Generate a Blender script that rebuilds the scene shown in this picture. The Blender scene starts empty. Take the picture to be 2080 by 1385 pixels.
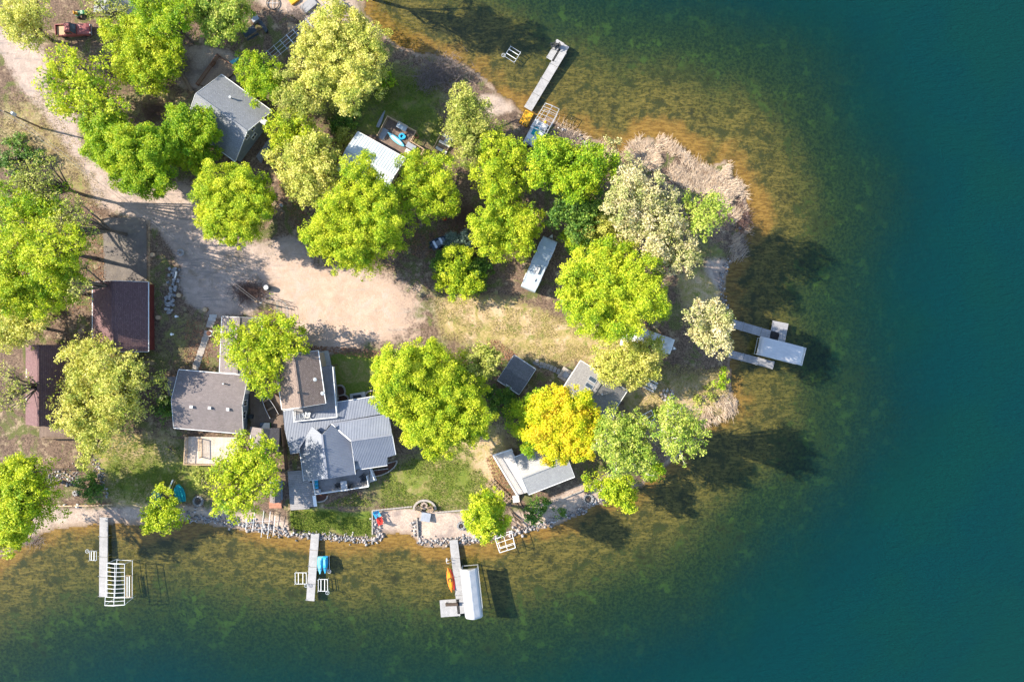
import bpy, math, random
import numpy as np
from mathutils import Vector, Matrix
random.seed(7)
rng = np.random.default_rng(7)
SC = bpy.context.scene
COL = SC.collection
R = math.radians
# ------------------------------------------------------------------ camera, sky, sun, exposure
H = 110.93            # drone height above the lake, metres
S = 12.5              # photograph pixels per metre at lake level
cam = bpy.data.cameras.new('camera'); cam.lens = 24.0; cam.sensor_width = 36.0
cam.clip_end = 20000; cam.clip_start = 0.5
camo = bpy.data.objects.new('camera', cam); COL.objects.link(camo)
camo.location = (0, 0, H); camo.rotation_euler = (0, 0, 0)
SC.camera = camo
SUN_EL, SUN_DIR = R(34), R(-14)      # elevation; heading the light travels (from +x)
w = bpy.data.worlds.new('World'); SC.world = w; w.use_nodes = True
wn = w.node_tree; bg = wn.nodes['Background']
sky = wn.nodes.new('ShaderNodeTexSky'); sky.sky_type = 'NISHITA'; sky.sun_disc = False
sky.sun_elevation = SUN_EL; sky.sun_rotation = math.atan2(-math.cos(SUN_DIR), -math.sin(SUN_DIR))
sky.altitude = 400; sky.air_density = 1.0; sky.dust_density = 0.6; sky.ozone_density = 1.0
wn.links.new(sky.outputs[0], bg.inputs[0]); bg.inputs[1].default_value = 0.15
sun = bpy.data.lights.new('sun', 'SUN'); sun.energy = 5.0; sun.angle = R(0.5); sun.color = (1.0, 0.91, 0.77)
suno = bpy.data.objects.new('sun', sun); COL.objects.link(suno)
ld = Vector((math.cos(SUN_DIR)*math.cos(SUN_EL), math.sin(SUN_DIR)*math.cos(SUN_EL), -math.sin(SUN_EL)))
suno.rotation_euler = ld.to_track_quat('-Z', 'Y').to_euler(); suno.location = (-60, 15, 60)
SC.view_settings.view_transform = 'Standard'; SC.view_settings.look = 'None'
SC.view_settings.exposure = 1.42; SC.view_settings.gamma = 1.0; SC.view_settings.use_curve_mapping = False
SC.render.engine = 'CYCLES'
SC.cycles.max_bounces = 6; SC.cycles.transparent_max_bounces = 12; SC.cycles.use_denoising = True
SC.cycles.caustics_reflective = False; SC.cycles.caustics_refractive = False

# ------------------------------------------------------------------ small helpers
def P(px, py, z=0.0):
    k = (H - z) / H
    return Vector(((px - 1040) / S * k, (692.5 - py) / S * k, z))

class NT:
    """short notation for shader nodes"""
    def __init__(s, name):
        s.m = bpy.data.materials.new(name); s.m.use_nodes = True
        s.t = s.m.node_tree; s.t.nodes.clear()
        s.out = s.t.nodes.new('ShaderNodeOutputMaterial')
    def put(s, sock, v):
        if isinstance(v, bpy.types.NodeSocket): s.t.links.new(v, sock)
        elif isinstance(v, (tuple, list)) and len(v) == 3 and sock.type == 'RGBA': sock.default_value = (*v, 1)
        else: sock.default_value = v
    def n(s, typ, ins=None, **props):
        nd = s.t.nodes.new('ShaderNode' + typ)
        for k, v in props.items(): setattr(nd, k, v)
        for k, v in (ins or {}).items(): s.put(nd.inputs[k], v)
        return nd
    def obj(s): return s.n('TexCoord').outputs['Object']
    def map(s, v, scale=(1, 1, 1), rot=(0, 0, 0)): return s.n('Mapping', {'Vector': v, 'Scale': scale, 'Rotation': rot}).outputs[0]
    def noise(s, v, sc, det=4, ro=0.55, dist=0.0): return s.n('TexNoise', {'Vector': v, 'Scale': sc, 'Detail': det, 'Roughness': ro, 'Distortion': dist}).outputs['Fac']
    def mix(s, f, a, b, bt='MIX'):
        nd = s.n('Mix', data_type='RGBA', blend_type=bt)
        s.put(nd.inputs[0], f); s.put(nd.inputs[6], a); s.put(nd.inputs[7], b); return nd.outputs[2]
    def ma(s, op, a, b=0.0, c=0.0, clamp=False):
        nd = s.n('Math', operation=op, use_clamp=clamp); s.put(nd.inputs[0], a); s.put(nd.inputs[1], b); s.put(nd.inputs[2], c); return nd.outputs[0]
    def ss(s, v, lo, hi, a=0.0, b=1.0): return s.n('MapRange', {0: v, 1: lo, 2: hi, 3: a, 4: b}, interpolation_type='SMOOTHSTEP').outputs[0]
    def ramp(s, f, pts):
        nd = s.n('ValToRGB', {0: f}); cr = nd.color_ramp
        while len(cr.elements) < len(pts): cr.elements.new(0.5)
        for e, (p, c) in zip(cr.elements, pts): e.position = p; e.color = (*c, 1)
        return nd.outputs[0]
    def attr(s, name): return s.n('Attribute', attribute_name=name)
    def bump(s, h, st=0.3, d=0.05, nrm=None):
        nd = s.n('Bump', {'Height': h, 'Strength': st, 'Distance': d})
        if nrm: s.put(nd.inputs['Normal'], nrm)
        return nd.outputs[0]
    def bsdf(s, col, rough=0.8, metal=0.0, nrm=None, spec=0.3, **kw):
        nd = s.n('BsdfPrincipled', {'Base Color': col, 'Roughness': rough, 'Metallic': metal, 'Specular IOR Level': spec})
        if nrm: s.put(nd.inputs['Normal'], nrm)
        return nd.outputs[0]
    def done(s, sh): s.t.links.new(sh, s.out.inputs[0]); return s.m

def mk(name, c, c2=None, rough=0.7, metal=0.0, sc=3.0, bump=0.15, spec=0.3, streak=None):
    """weathered paint / wood / metal / stone: two tones broken up by noise at two scales"""
    s = NT(name); o = s.obj(); c2 = c2 or tuple(x * 0.72 for x in c)
    v = s.map(o, streak) if streak else o
    a = s.noise(v, sc, 6, 0.65); b = s.noise(o, sc * 7, 4, 0.6)
    f = s.ss(s.ma('ADD', s.ma('MULTIPLY', a, 0.65), s.ma('MULTIPLY', b, 0.35)), 0.34, 0.66)
    rv = s.n('ObjectInfo').outputs['Random']
    col = s.mix(s.ma('MULTIPLY', rv, 0.12), s.mix(f, c, c2), (0.02, 0.02, 0.02))
    return s.done(s.bsdf(col, s.ma('MULTIPLY_ADD', b, 0.2, rough - 0.1), metal, s.bump(b, bump, 0.02), spec))

def new_obj(name, me, parent=None, mat=None):
    o = bpy.data.objects.new(name, me); COL.objects.link(o)
    if mat is not None and not me.materials: me.materials.append(mat)
    if parent is not None: o.parent = parent
    return o
def tag(o, label=None, cat=None, group=None, kind=None):
    if label: o['label'] = label
    if cat: o['category'] = cat
    if group: o['group'] = group
    if kind: o['kind'] = kind
    return o
def thing(name, label, cat, loc, rz=0.0, group=None):
    o = bpy.data.objects.new(name, None); COL.objects.link(o); o.empty_display_size = 0.3
    o.location = loc; o.rotation_euler = (0, 0, rz)
    return tag(o, label, cat, group)
def to_local(o, v):
    d = Vector(v) - o.location; c, s_ = math.cos(-o.rotation_euler.z), math.sin(-o.rotation_euler.z)
    return Vector((c*d.x - s_*d.y, s_*d.x + c*d.y, d.z))
def kids(o): return [c for c in COL.objects if c.parent == o]
def dup(o, loc=None, rz=None, label=None, parent=None):
    c = o.copy(); COL.objects.link(c)
    if parent is not None: c.parent = parent
    if loc is not None: c.location = loc
    if rz is not None: c.rotation_euler = (0, 0, rz)
    if label: c['label'] = label
    for ch in list(kids(o)): dup(ch, parent=c)
    return c

class MB:
    """collects solids, then links them as ONE mesh object"""
    def __init__(s): s.v = []; s.f = []
    def add(s, vs, fs):
        k = len(s.v); s.v += [tuple(x) for x in vs]; s.f += [tuple(i + k for i in f) for f in fs]; return s
    def box(s, c, d, rz=0.0, M=None):
        x, y, z = d[0]/2, d[1]/2, d[2]/2
        M = M or Matrix.Rotation(rz, 3, 'Z')
        vs = [Vector(c) + M @ Vector((sx*x, sy*y, sz*z)) for sz in (-1, 1) for sx, sy in ((-1,-1),(1,-1),(1,1),(-1,1))]
        return s.add(vs, [(3,2,1,0),(4,5,6,7),(0,1,5,4),(1,2,6,5),(2,3,7,6),(3,0,4,7)])
    def bar(s, a, b, wd, ht=None, up=(0, 0, 1)):
        a, b = Vector(a), Vector(b); d = b - a; L = d.length
        if L < 1e-5: return s
        x = d.normalized(); u = Vector(up)
        if abs(x.dot(u)) > 0.98: u = Vector((0, 1, 0))
        y = u.cross(x).normalized(); z = x.cross(y)
        return s.box((a + b)/2, (L, wd, ht or wd), M=Matrix((x, y, z)).transposed())
    def tube(s, a, b, r0, r1=None, n=6):
        r1 = r0 if r1 is None else r1
        a, b = Vector(a), Vector(b); x = (b - a).normalized()
        u = Vector((0, 0, 1)) if abs(x.z) < 0.9 else Vector((1, 0, 0))
        y = u.cross(x).normalized(); z = x.cross(y)
        vs = [a + (y*math.cos(t) + z*math.sin(t))*r0 for t in [i*2*math.pi/n for i in range(n)]]
        vs += [b + (y*math.cos(t) + z*math.sin(t))*r1 for t in [i*2*math.pi/n for i in range(n)]]
        return s.add(vs, [(i, (i+1) % n, n+(i+1) % n, n+i) for i in range(n)] + [tuple(range(n-1, -1, -1)), tuple(range(n, 2*n))])
    def pipe(s, pts, r, n=6):
        for a, b in zip(pts, pts[1:]): s.tube(a, b, r, n=n)
        return s
    def prism(s, poly, z0, z1):
        n = len(poly); ar = sum(poly[i][0]*poly[(i+1) % n][1] - poly[(i+1) % n][0]*poly[i][1] for i in range(n))
        if ar < 0: poly = poly[::-1]
        vs = [(p[0], p[1], z0) for p in poly] + [(p[0], p[1], z1) for p in poly]
        return s.add(vs, [tuple(range(n-1, -1, -1)), tuple(range(n, 2*n))] + [(i, (i+1) % n, n+(i+1) % n, n+i) for i in range(n)])
    def slab(s, top, th):
        """polygon in space, thickened downward"""
        n = len(top); top = [Vector(p) for p in top]
        ar = sum(top[i].x*top[(i+1) % n].y - top[(i+1) % n].x*top[i].y for i in range(n))
        if ar < 0: top = top[::-1]
        vs = top + [p - Vector((0, 0, th)) for p in top]
        return s.add(vs, [tuple(range(n)), tuple(range(2*n-1, n-1, -1))] + [(i, n+i, n+(i+1) % n, (i+1) % n) for i in range(n)])
    def lathe(s, prof, c=(0, 0, 0), n=14, sx=1.0, sy=1.0):
        k = len(prof); vs = []
        for r, z in prof:
            for i in range(n):
                t = 2*math.pi*i/n; vs.append((c[0]+r*math.cos(t)*sx, c[1]+r*math.sin(t)*sy, c[2]+z))
        fs = [(j*n+i, j*n+(i+1) % n, (j+1)*n+(i+1) % n, (j+1)*n+i) for j in range(k-1) for i in range(n)]
        fs += [tuple(range(n-1, -1, -1)), tuple(range((k-1)*n, k*n))]
        return s.add(vs, fs)
    def ring(s, c, r0, r1, z0, z1, n=20, a0=0.0, a1=2*math.pi):
        full = abs(a1 - a0 - 2*math.pi) < 1e-4; m = n if full else n + 1; vs = []
        for i in range(m):
            t = a0 + (a1-a0)*i/n
            for r, z in ((r0, z0), (r1, z0), (r1, z1), (r0, z1)): vs.append((c[0]+r*math.cos(t), c[1]+r*math.sin(t), c[2]+z))
        fs = []
        for i in range(n):
            a, b = i*4, ((i+1) % m)*4
            fs += [(a+j, b+j, b+(j+1) % 4, a+(j+1) % 4)[::-1] for j in range(4)]
        if not full: fs += [(0, 1, 2, 3), ((m-1)*4+3, (m-1)*4+2, (m-1)*4+1, (m-1)*4)]
        return s.add(vs, fs)
    def hull(s, secs, closed_top=True):
        """loft of cross-sections (lists of equal length)"""
        n = len(secs[0]); vs = [p for q in secs for p in q]; fs = []
        for j in range(len(secs)-1):
            for i in range(n): fs.append((j*n+i, j*n+(i+1) % n, (j+1)*n+(i+1) % n, (j+1)*n+i))
        fs += [tuple(range(n-1, -1, -1)), tuple(range((len(secs)-1)*n, len(secs)*n))]
        return s.add(vs, fs)
    def build(s, name, mat, parent=None, smooth=False, bevel=0.0, kind=None, label=None):
        me = bpy.data.meshes.new(name); me.from_pydata(s.v, [], s.f); me.update()
        import bmesh
        bm = bmesh.new(); bm.from_mesh(me); bmesh.ops.recalc_face_normals(bm, faces=bm.faces)
        if bevel: bmesh.ops.bevel(bm, geom=bm.edges[:], offset=bevel, segments=1, affect='EDGES', clamp_overlap=True)
        bm.to_mesh(me); bm.free()
        if smooth: me.polygons.foreach_set('use_smooth', [True]*len(me.polygons))
        o = new_obj(name, me, parent, mat)
        return tag(o, label, None, None, kind)

def np_mesh(name, v, f, mat, smooth=False):
    """v (n,3), f (m,k) arrays to a mesh"""
    me = bpy.data.meshes.new(name); k = f.shape[1]; m = len(f)
    me.vertices.add(len(v)); me.vertices.foreach_set('co', np.ascontiguousarray(v, np.float32).ravel())
    me.loops.add(m*k); me.loops.foreach_set('vertex_index', np.ascontiguousarray(f, np.int32).ravel())
    me.polygons.add(m); me.polygons.foreach_set('loop_start', np.arange(0, m*k, k, dtype=np.int32))
    if smooth: me.polygons.foreach_set('use_smooth', np.ones(m, bool))
    me.update(calc_edges=True)
    if mat: me.materials.append(mat)
    return me
def vnoise(x, y, sc, seed=0):
    """value noise in numpy, 0..1"""
    g = np.random.default_rng(seed).random((256, 256)); x = x*sc; y = y*sc
    xi, yi = np.floor(x).astype(int), np.floor(y).astype(int); u, v = x-xi, y-yi
    u, v = u*u*(3-2*u), v*v*(3-2*v); A = lambda i, j: g[(xi+i) & 255, (yi+j) & 255]
    return (A(0,0)*(1-u)+A(1,0)*u)*(1-v) + (A(0,1)*(1-u)+A(1,1)*u)*v
def fnoise(x, y, sc, oct=4, seed=0):
    t = 0; a = 0.5; n = 0
    for i in range(oct): t = t + a*vnoise(x, y, sc*2**i, seed+i); n += a; a *= 0.5
    return t/n
def pip(x, y, poly):
    r = np.zeros(x.shape, bool); n = len(poly)
    for i in range(n):
        (x0, y0), (x1, y1) = poly[i], poly[(i+1) % n]
        if y0 == y1: continue
        c = ((y0 > y) != (y1 > y)) & (x < (x1-x0)*(y-y0)/(y1-y0)+x0); r ^= c
    return r
# ------------------------------------------------------------------ land, lake bed and water
W2 = lambda pts: [((a-1040)/S, (692.5-b)/S) for a, b in pts]
SHORE = W2([(735,-10),(742,30),(792,84),(850,108),(915,118),(968,146),(1005,184),(1040,206),(1062,228),(1090,250),(1120,236),(1150,262),(1190,274),
 (1238,300),(1262,318),(1278,298),(1312,279),(1350,284),(1384,305),(1408,328),(1436,346),(1452,332),(1474,326),(1482,352),(1506,382),(1516,420),(1520,455),
 (1508,488),(1502,512),(1482,536),(1472,565),(1470,600),(1478,640),(1484,690),(1480,740),(1484,790),(1496,815),(1482,842),(1440,852),(1408,880),(1386,912),
 (1345,950),(1300,985),(1250,1012),(1215,1024),(1170,1044),(1130,1064),(1090,1074),(1050,1084),(1010,1098),(960,1104),(900,1108),(868,1112),(846,1100),(838,1086),
 (812,1082),(784,1084),(774,1098),(720,1099),(650,1094),(588,1088),(520,1078),(450,1066),(385,1056),(320,1060),(250,1062),(180,1064),(120,1070),(85,1082),(60,1102),(20,1124),
 (-60,1150),(-400,1250),(-1600,1500),(-9000,3000),(-60000,6000),(-60000,-30000),(-2000,-9000),(200,-1500),(560,-420),(690,-120)])
def sdist(x, y):
    """signed distance to the shore, land positive"""
    d = np.full(x.shape, 1e9)
    n = len(SHORE)
    for i in range(n):
        (ax, ay), (bx, by) = SHORE[i], SHORE[(i+1) % n]
        dx, dy = bx-ax, by-ay; t = np.clip(((x-ax)*dx+(y-ay)*dy)/(dx*dx+dy*dy), 0, 1)
        d = np.minimum(d, np.hypot(x-ax-t*dx, y-ay-t*dy))
    return np.where(pip(x, y, SHORE), d, -d)
def axis(lo, hi, st, far):
    a = list(np.arange(lo, hi+st*0.5, st)); g = st; e = a[-1]; hi_ = []
    while e < far: g *= 1.5; e += g; hi_.append(e)
    g = st; e = a[0]; lo_ = []
    while e > -far: g *= 1.5; e -= g; lo_.append(e)
    return np.array(lo_[::-1] + a + hi_)
gx = axis(-90, 66, 0.3, 6000); gy = axis(-62, 62, 0.3, 6000)
X, Y = np.meshgrid(gx, gy)
# a little wobble so that traced edges are natural
wx = X + (fnoise(X, Y, 0.55, 3, 11)-0.5)*1.5; wy = Y + (fnoise(X, Y, 0.55, 3, 23)-0.5)*1.5
sd = sdist(X + (fnoise(X, Y, 0.9, 3, 31)-0.5)*0.9, Y + (fnoise(X, Y, 0.9, 3, 37)-0.5)*0.9)
land = np.minimum(0.17*np.clip(sd, 0, None), 0.9) + np.clip(sd-6, 0, 60)*0.012
land = land + (fnoise(X, Y, 0.35, 4, 5)-0.5)*0.22*np.clip(sd/4, 0, 1)
dd = np.clip(-sd, 0, None)
depth = 0.045*dd + 0.0019*dd**2; depth = np.minimum(depth, 5 + 0.02*dd) * (0.8 + 0.4*fnoise(X, Y, 0.08, 3, 41)); depth = np.minimum(depth, 14)
# shelf: sand bar off the reed bed, wide shallows in the north bay
depth = depth*(1 - 0.12*np.exp(-(((X-20)/30)**2 + ((Y-44)/22)**2)))
def blur(a, n):
    """three box passes of half-width n grid cells"""
    for _ in range(3):
        for ax in (0, 1):
            c = np.cumsum(np.pad(a, [(n+1, n) if i == ax else (0, 0) for i in (0, 1)], mode='edge'), ax)
            k = a.shape[ax]; a = (np.take(c, range(2*n+1, 2*n+1+k), ax) - np.take(c, range(0, k), ax))/(2*n+1)
    return a
def region(polys, soft=1, warp=True):
    m = np.zeros(X.shape)
    for p in polys: m = np.maximum(m, pip(wx if warp else X, wy if warp else Y, W2(p)).astype(float))
    return blur(m, soft)
BAR = [(1262,318),(1300,262),(1350,250),(1405,258),(1462,292),(1510,330),(1572,366),(1592,408),(1572,452),(1540,492),(1500,505),(1480,420),(1400,350)]
BARS = [(1480,585),(1500,570),(1560,600),(1590,640),(1540,650),(1480,640)]
barm = np.maximum(region([BAR], 5), .6*region([BARS], 6)); depth = depth*(1-.86*barm)
Zg = np.where(sd > 0, land, -depth-0.01)
def gz(x, y):
    i = np.clip(np.searchsorted(gx, x)-1, 0, len(gx)-2); j = np.clip(np.searchsorted(gy, y)-1, 0, len(gy)-2)
    u = (x-gx[i])/(gx[i+1]-gx[i]); v = (y-gy[j])/(gy[j+1]-gy[j])
    return float((Zg[j,i]*(1-u)+Zg[j,i+1]*u)*(1-v)+(Zg[j+1,i]*(1-u)+Zg[j+1,i+1]*u)*v)
def G(px, py, dz=0.0):
    """photograph point on the ground"""
    p = P(px, py, 1.0); z = gz(p.x, p.y); p = P(px, py, z); return Vector((p.x, p.y, z + dz))
ROAD = [[(-60,60),(62,70),(104,120),(116,205),(165,232),(186,318),(262,372),(330,388),(398,368),(425,470),(520,500),(600,470),(655,548),(760,545),(868,590),(892,640),(872,690),
  (800,690),(730,704),(640,716),(600,700),(596,650),(556,610),(520,640),(430,640),(380,610),(372,520),(312,455),(214,425),(190,366),(118,262),(58,190),(12,110),(-60,100)]]
road = region(ROAD, 3)
_w = np.clip((X-P(690,0).x)/(P(860,0).x-P(690,0).x), 0, 1); road = road*(1-_w) + region(ROAD, 16)*_w
pale = region([[(560,470),(660,540),(870,570),(905,625),(880,700),(720,706),(640,716),(618,650),(560,610),(520,560)]], 14)
conc = region([[(222,446),(306,446),(306,578),(222,578)]], 1, False)
lawn = np.maximum.reduce([region([[(588,1032),(640,1026),(700,1032),(758,1038),(758,1088),(588,1082)], [(672,712),(770,718),(800,800),(700,806),(684,780)]], 1),
  0.66*region([[(640,1030),(740,1000),(812,930),(860,900),(960,900),(1010,1000),(1010,1032),(880,1036),(760,1028),(740,1040)], [(690,100),(900,150),(920,330),(860,300),(720,300),(640,240)], [(200,900),(470,905),(470,1015),(220,1025)], [(1380,490),(1500,500),(1480,545),(1440,560),(1380,540)]], 5), 0.42*region([[(310,590),(430,640),(420,740),(340,760),(310,730)]], 5)])
dry = np.maximum(region([[(880,600),(1000,600),(1120,640),(1280,690),(1340,760),(1440,760),(1480,760),(1480,840),(1400,900),(1300,880),(1260,800),(1180,720),(1130,745),(1040,712),(990,700),(900,690)],
  [(800,960),(960,880),(1000,840),(1050,900),(1010,960),(1040,1020),(880,1030),(820,1020)], [(1370,545),(1470,560),(1475,640),(1380,640)], [(200,880),(360,880),(380,1030),(220,1030)]], 5),
  0.5*region([[(0,210),(100,200),(190,320),(230,420),(160,420),(80,330),(0,320)], [(260,170),(400,180),(400,240),(330,290),(280,250)]], 4))
sand = np.maximum(region([[(80,1030),(420,1028),(590,1050),(590,1100),(400,1080),(60,1120),(40,1070)], [(1040,1040),(1240,960),(1300,990),(1200,1050),(1040,1090)], [(470,0),(720,0),(740,40),(660,60),(560,20)],
  [(480,110),(380,100),(360,180),(430,200),(500,160)], [(1000,190),(1060,220),(1000,250),(960,200)], [(1430,520),(1480,530),(1470,610),(1430,560)]], 2),
  np.maximum(region([[(757,1036),(846,1030),(905,1036),(1010,1040),(1000,1096),(880,1102),(846,1100),(838,1086),(790,1084),(772,1092),(757,1080)]], 1, False), np.clip(1-np.abs(sd-0.2)/1.0, 0, 1)*0.6))
lev = np.where(sd > 0, 1.0, 0.0)
reg = np.where(sd <= 0, 0, 1)
reg = np.where((reg == 1) & (lawn > 0.5), 2, reg); reg = np.where((reg == 1) & (sand > 0.5), 3, reg); reg = np.where((sd > 0) & (road > 0.5), 4, reg); reg = np.where((sd > 0) & (conc > 0.5), 5, reg)

def ground_mat():
    s = NT('ground'); o = s.n('NewGeometry').outputs['Position']
    m1, m2 = s.attr('m1'), s.attr('m2')
    a, b = s.n('SeparateColor', {0: m1.outputs['Color']}), s.n('SeparateColor', {0: m2.outputs['Color']})
    f_road, f_lawn, f_dry, f_sand, f_conc, f_pale = a.outputs[0], a.outputs[1], a.outputs[2], b.outputs[0], b.outputs[1], b.outputs[2]
    nb, nm, nf, nx = s.noise(o, 0.16, 5, .6), s.noise(o, 0.7, 6, 0.68), s.noise(o, 3.6, 6, 0.72), s.noise(o, 15, 4, 0.72)
    nz = s.noise(s.map(o, (1, 1, 1), (0, 0, .7)), 0.33, 6, .7, .8)
    wob = s.ma('ADD', s.ma('MULTIPLY', s.ma('SUBTRACT', nm, 0.5), 1.0), s.ma('MULTIPLY', s.ma('SUBTRACT', nf, 0.5), 0.7))
    ed = lambda f: s.ss(s.ma('ADD', f, wob), 0.25, 0.75)
    litter = s.mix(s.ss(nf, .38, .62), (.075, .05, .037), (.205, .138, .096))
    litter = s.mix(s.ss(nz, .49, .6), litter, s.mix(s.ss(nx, .42, .6), (.065, .085, .025), (.17, .165, .05)))
    litter = s.mix(s.ss(nm, .53, .68), litter, (.35, .265, .17))
    litter = s.mix(s.ss(nx, .55, .68), litter, (.38, .29, .21)); litter = s.mix(s.ss(nx, .45, .34), litter, (.045, .032, .025))
    dryc = s.mix(s.ss(nf, .38, .62), (.42, .31, .15), (.23, .205, .06)); dryc = s.mix(s.ss(nz, .45, .6), dryc, s.mix(s.ss(nf, .4, .6), (.40, .28, .17), (.52, .39, .24))); dryc = s.mix(s.ss(nm, .52, .66), dryc, (.17, .19, .045)); dryc = s.mix(s.ss(nx, .54, .68), dryc, (.15, .13, .05))
    lawnc = s.mix(s.ss(nf, .36, .64), (.085, .14, .018), (.17, .19, .035)); lawnc = s.mix(s.ss(nz, .46, .62), lawnc, s.mix(s.ss(nf, .4, .6), (.27, .225, .09), (.16, .15, .04))); lawnc = s.mix(s.ss(nx, .54, .68), lawnc, (.05, .08, .015))
    sandc = s.mix(s.ss(nf, .35, .65), (.48, .375, .30), (.36, .275, .215)); sandc = s.mix(s.ss(nz, .5, .64), sandc, (.29, .225, .19)); sandc = s.mix(s.ss(nx, .55, .68), sandc, (.2, .15, .12))
    trk = s.noise(s.map(o, (0.22, 1.3, 1), (0, 0, R(32))), 1.2, 6, .68)
    roadc = s.mix(s.ss(nm, .38, .62), (.44, .34, .285), (.33, .262, .22)); roadc = s.mix(s.ss(trk, .52, .66), roadc, (.27, .225, .20)); roadc = s.mix(s.ss(nz, .54, .66), roadc, (.26, .20, .15)); roadc = s.mix(s.ss(nx, .54, .68), roadc, (.17, .13, .10))
    palec = s.mix(s.ss(nm, .36, .64), (.47, .345, .265), (.40, .285, .212)); palec = s.mix(s.ss(nz, .48, .62), palec, (.44, .34, .285)); palec = s.mix(s.ss(nf, .55, .68), palec, (.38, .27, .175)); palec = s.mix(s.ss(trk, .56, .66), palec, (.38, .31, .25)); palec = s.mix(s.ss(nx, .56, .68), palec, (.27, .19, .125))
    roadc = s.mix(s.ss(s.ma('ADD', f_pale, s.ma('MULTIPLY', wob, .7)), .2, .8), roadc, palec)
    concc = s.mix(s.ss(nm, .35, .65), (.185, .16, .14), (.14, .122, .112)); concc = s.mix(s.ss(nx, .58, .7), concc, (.17, .15, .125)); concc = s.mix(s.ss(nz, .5, .65), concc, (.20, .17, .14))
    c = s.mix(ed(f_dry), litter, dryc); c = s.mix(ed(f_lawn), c, lawnc); c = s.mix(ed(f_sand), c, sandc); c = s.mix(ed(f_road), c, roadc); c = s.mix(s.ss(f_conc, .4, .6), c, concc)
    wet = s.attr('wet').outputs['Fac']; c = s.mix(s.ma('MULTIPLY', wet, .5), c, (.17, .105, .05))
    h = s.ma('ADD', s.ma('MULTIPLY', nf, .5), s.ma('MULTIPLY', nx, .5))
    return s.done(s.bsdf(c, .93, 0, s.bump(h, .7, .2), .12))
def bed_mat():
    s = NT('lake_bed'); o = s.n('NewGeometry').outputs['Position']; d = s.attr('dep').outputs['Fac']
    nb, nm, nf = s.noise(o, .11, 5, .6), s.noise(o, .45, 6, .66), s.noise(o, 2.2, 6, .72)
    rip_light = s.noise(s.map(o, (.8, 3.0, 1), (0, 0, R(38))), 1.0, 5, .68, .6)  # stretched flecks of ripple-refracted light, painted into the sand and weed colours
    sandc = s.mix(s.ss(rip_light, .38, .62), (.15, .088, .022), (.27, .17, .044))
    weed = s.mix(s.ss(nf, .38, .62), (.038, .037, .011), (.115, .102, .027)); weed = s.mix(s.ss(rip_light, .47, .63), weed, (.17, .138, .038)); weed = s.mix(s.ss(nm, .5, .62), weed, (.042, .046, .016))
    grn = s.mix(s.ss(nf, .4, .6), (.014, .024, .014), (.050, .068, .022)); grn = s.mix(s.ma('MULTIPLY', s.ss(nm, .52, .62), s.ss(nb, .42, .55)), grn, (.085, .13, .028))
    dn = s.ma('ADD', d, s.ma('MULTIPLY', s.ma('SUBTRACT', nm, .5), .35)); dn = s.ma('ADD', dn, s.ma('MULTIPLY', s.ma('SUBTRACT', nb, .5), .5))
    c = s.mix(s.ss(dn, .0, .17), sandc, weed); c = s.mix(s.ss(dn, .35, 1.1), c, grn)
    c = s.mix(s.ma('MULTIPLY', s.ss(nm, .48, .66), s.ma('MULTIPLY', s.ss(dn, .15, .5), s.ss(nb, .5, .6))), c, (.03, .028, .012))
    return s.done(s.bsdf(c, .95, 0, s.bump(nf, .5, .2), .05))
GM, BM = ground_mat(), bed_mat()
NX, NY = len(gx), len(gy)
idx = np.arange(NX*NY).reshape(NY, NX)
quads = np.stack([idx[:-1,:-1], idx[:-1,1:], idx[1:,1:], idx[1:,:-1]], -1).reshape(-1, 4)
cls = np.maximum.reduce([reg[:-1,:-1], reg[:-1,1:], reg[1:,1:], reg[1:,:-1]]).reshape(-1)
V = np.stack([X.ravel(), Y.ravel(), Zg.ravel()], 1)
one = np.ones(X.size)
m1 = np.stack([road.ravel(), lawn.ravel(), dry.ravel(), one], 1); m2 = np.stack([sand.ravel(), conc.ravel(), pale.ravel(), one], 1)
wet = np.clip(1 - (sd-0.15)/0.7, 0, 1).ravel()
def sub(name, k, mat):
    q = quads[cls == k]; u, inv = np.unique(q, return_inverse=True)
    me = np_mesh(name, V[u], inv.reshape(-1, 4), mat, True)
    for nm_, arr in (('m1', m1), ('m2', m2)):
        at = me.attributes.new(nm_, 'FLOAT_COLOR', 'POINT'); at.data.foreach_set('color', arr[u].astype(np.float32).ravel())
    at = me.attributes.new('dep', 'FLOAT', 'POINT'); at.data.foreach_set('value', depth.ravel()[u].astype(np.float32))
    at = me.attributes.new('wet', 'FLOAT', 'POINT'); at.data.foreach_set('value', wet[u].astype(np.float32))
    return tag(new_obj(name, me), kind='structure')
for nm_, k, m_ in (('lake_bed', 0, BM), ('ground', 1, GM), ('lawn', 2, GM), ('beach_sand', 3, GM), ('gravel_road', 4, GM), ('concrete_driveway', 5, GM)): sub(nm_, k, m_)

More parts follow.
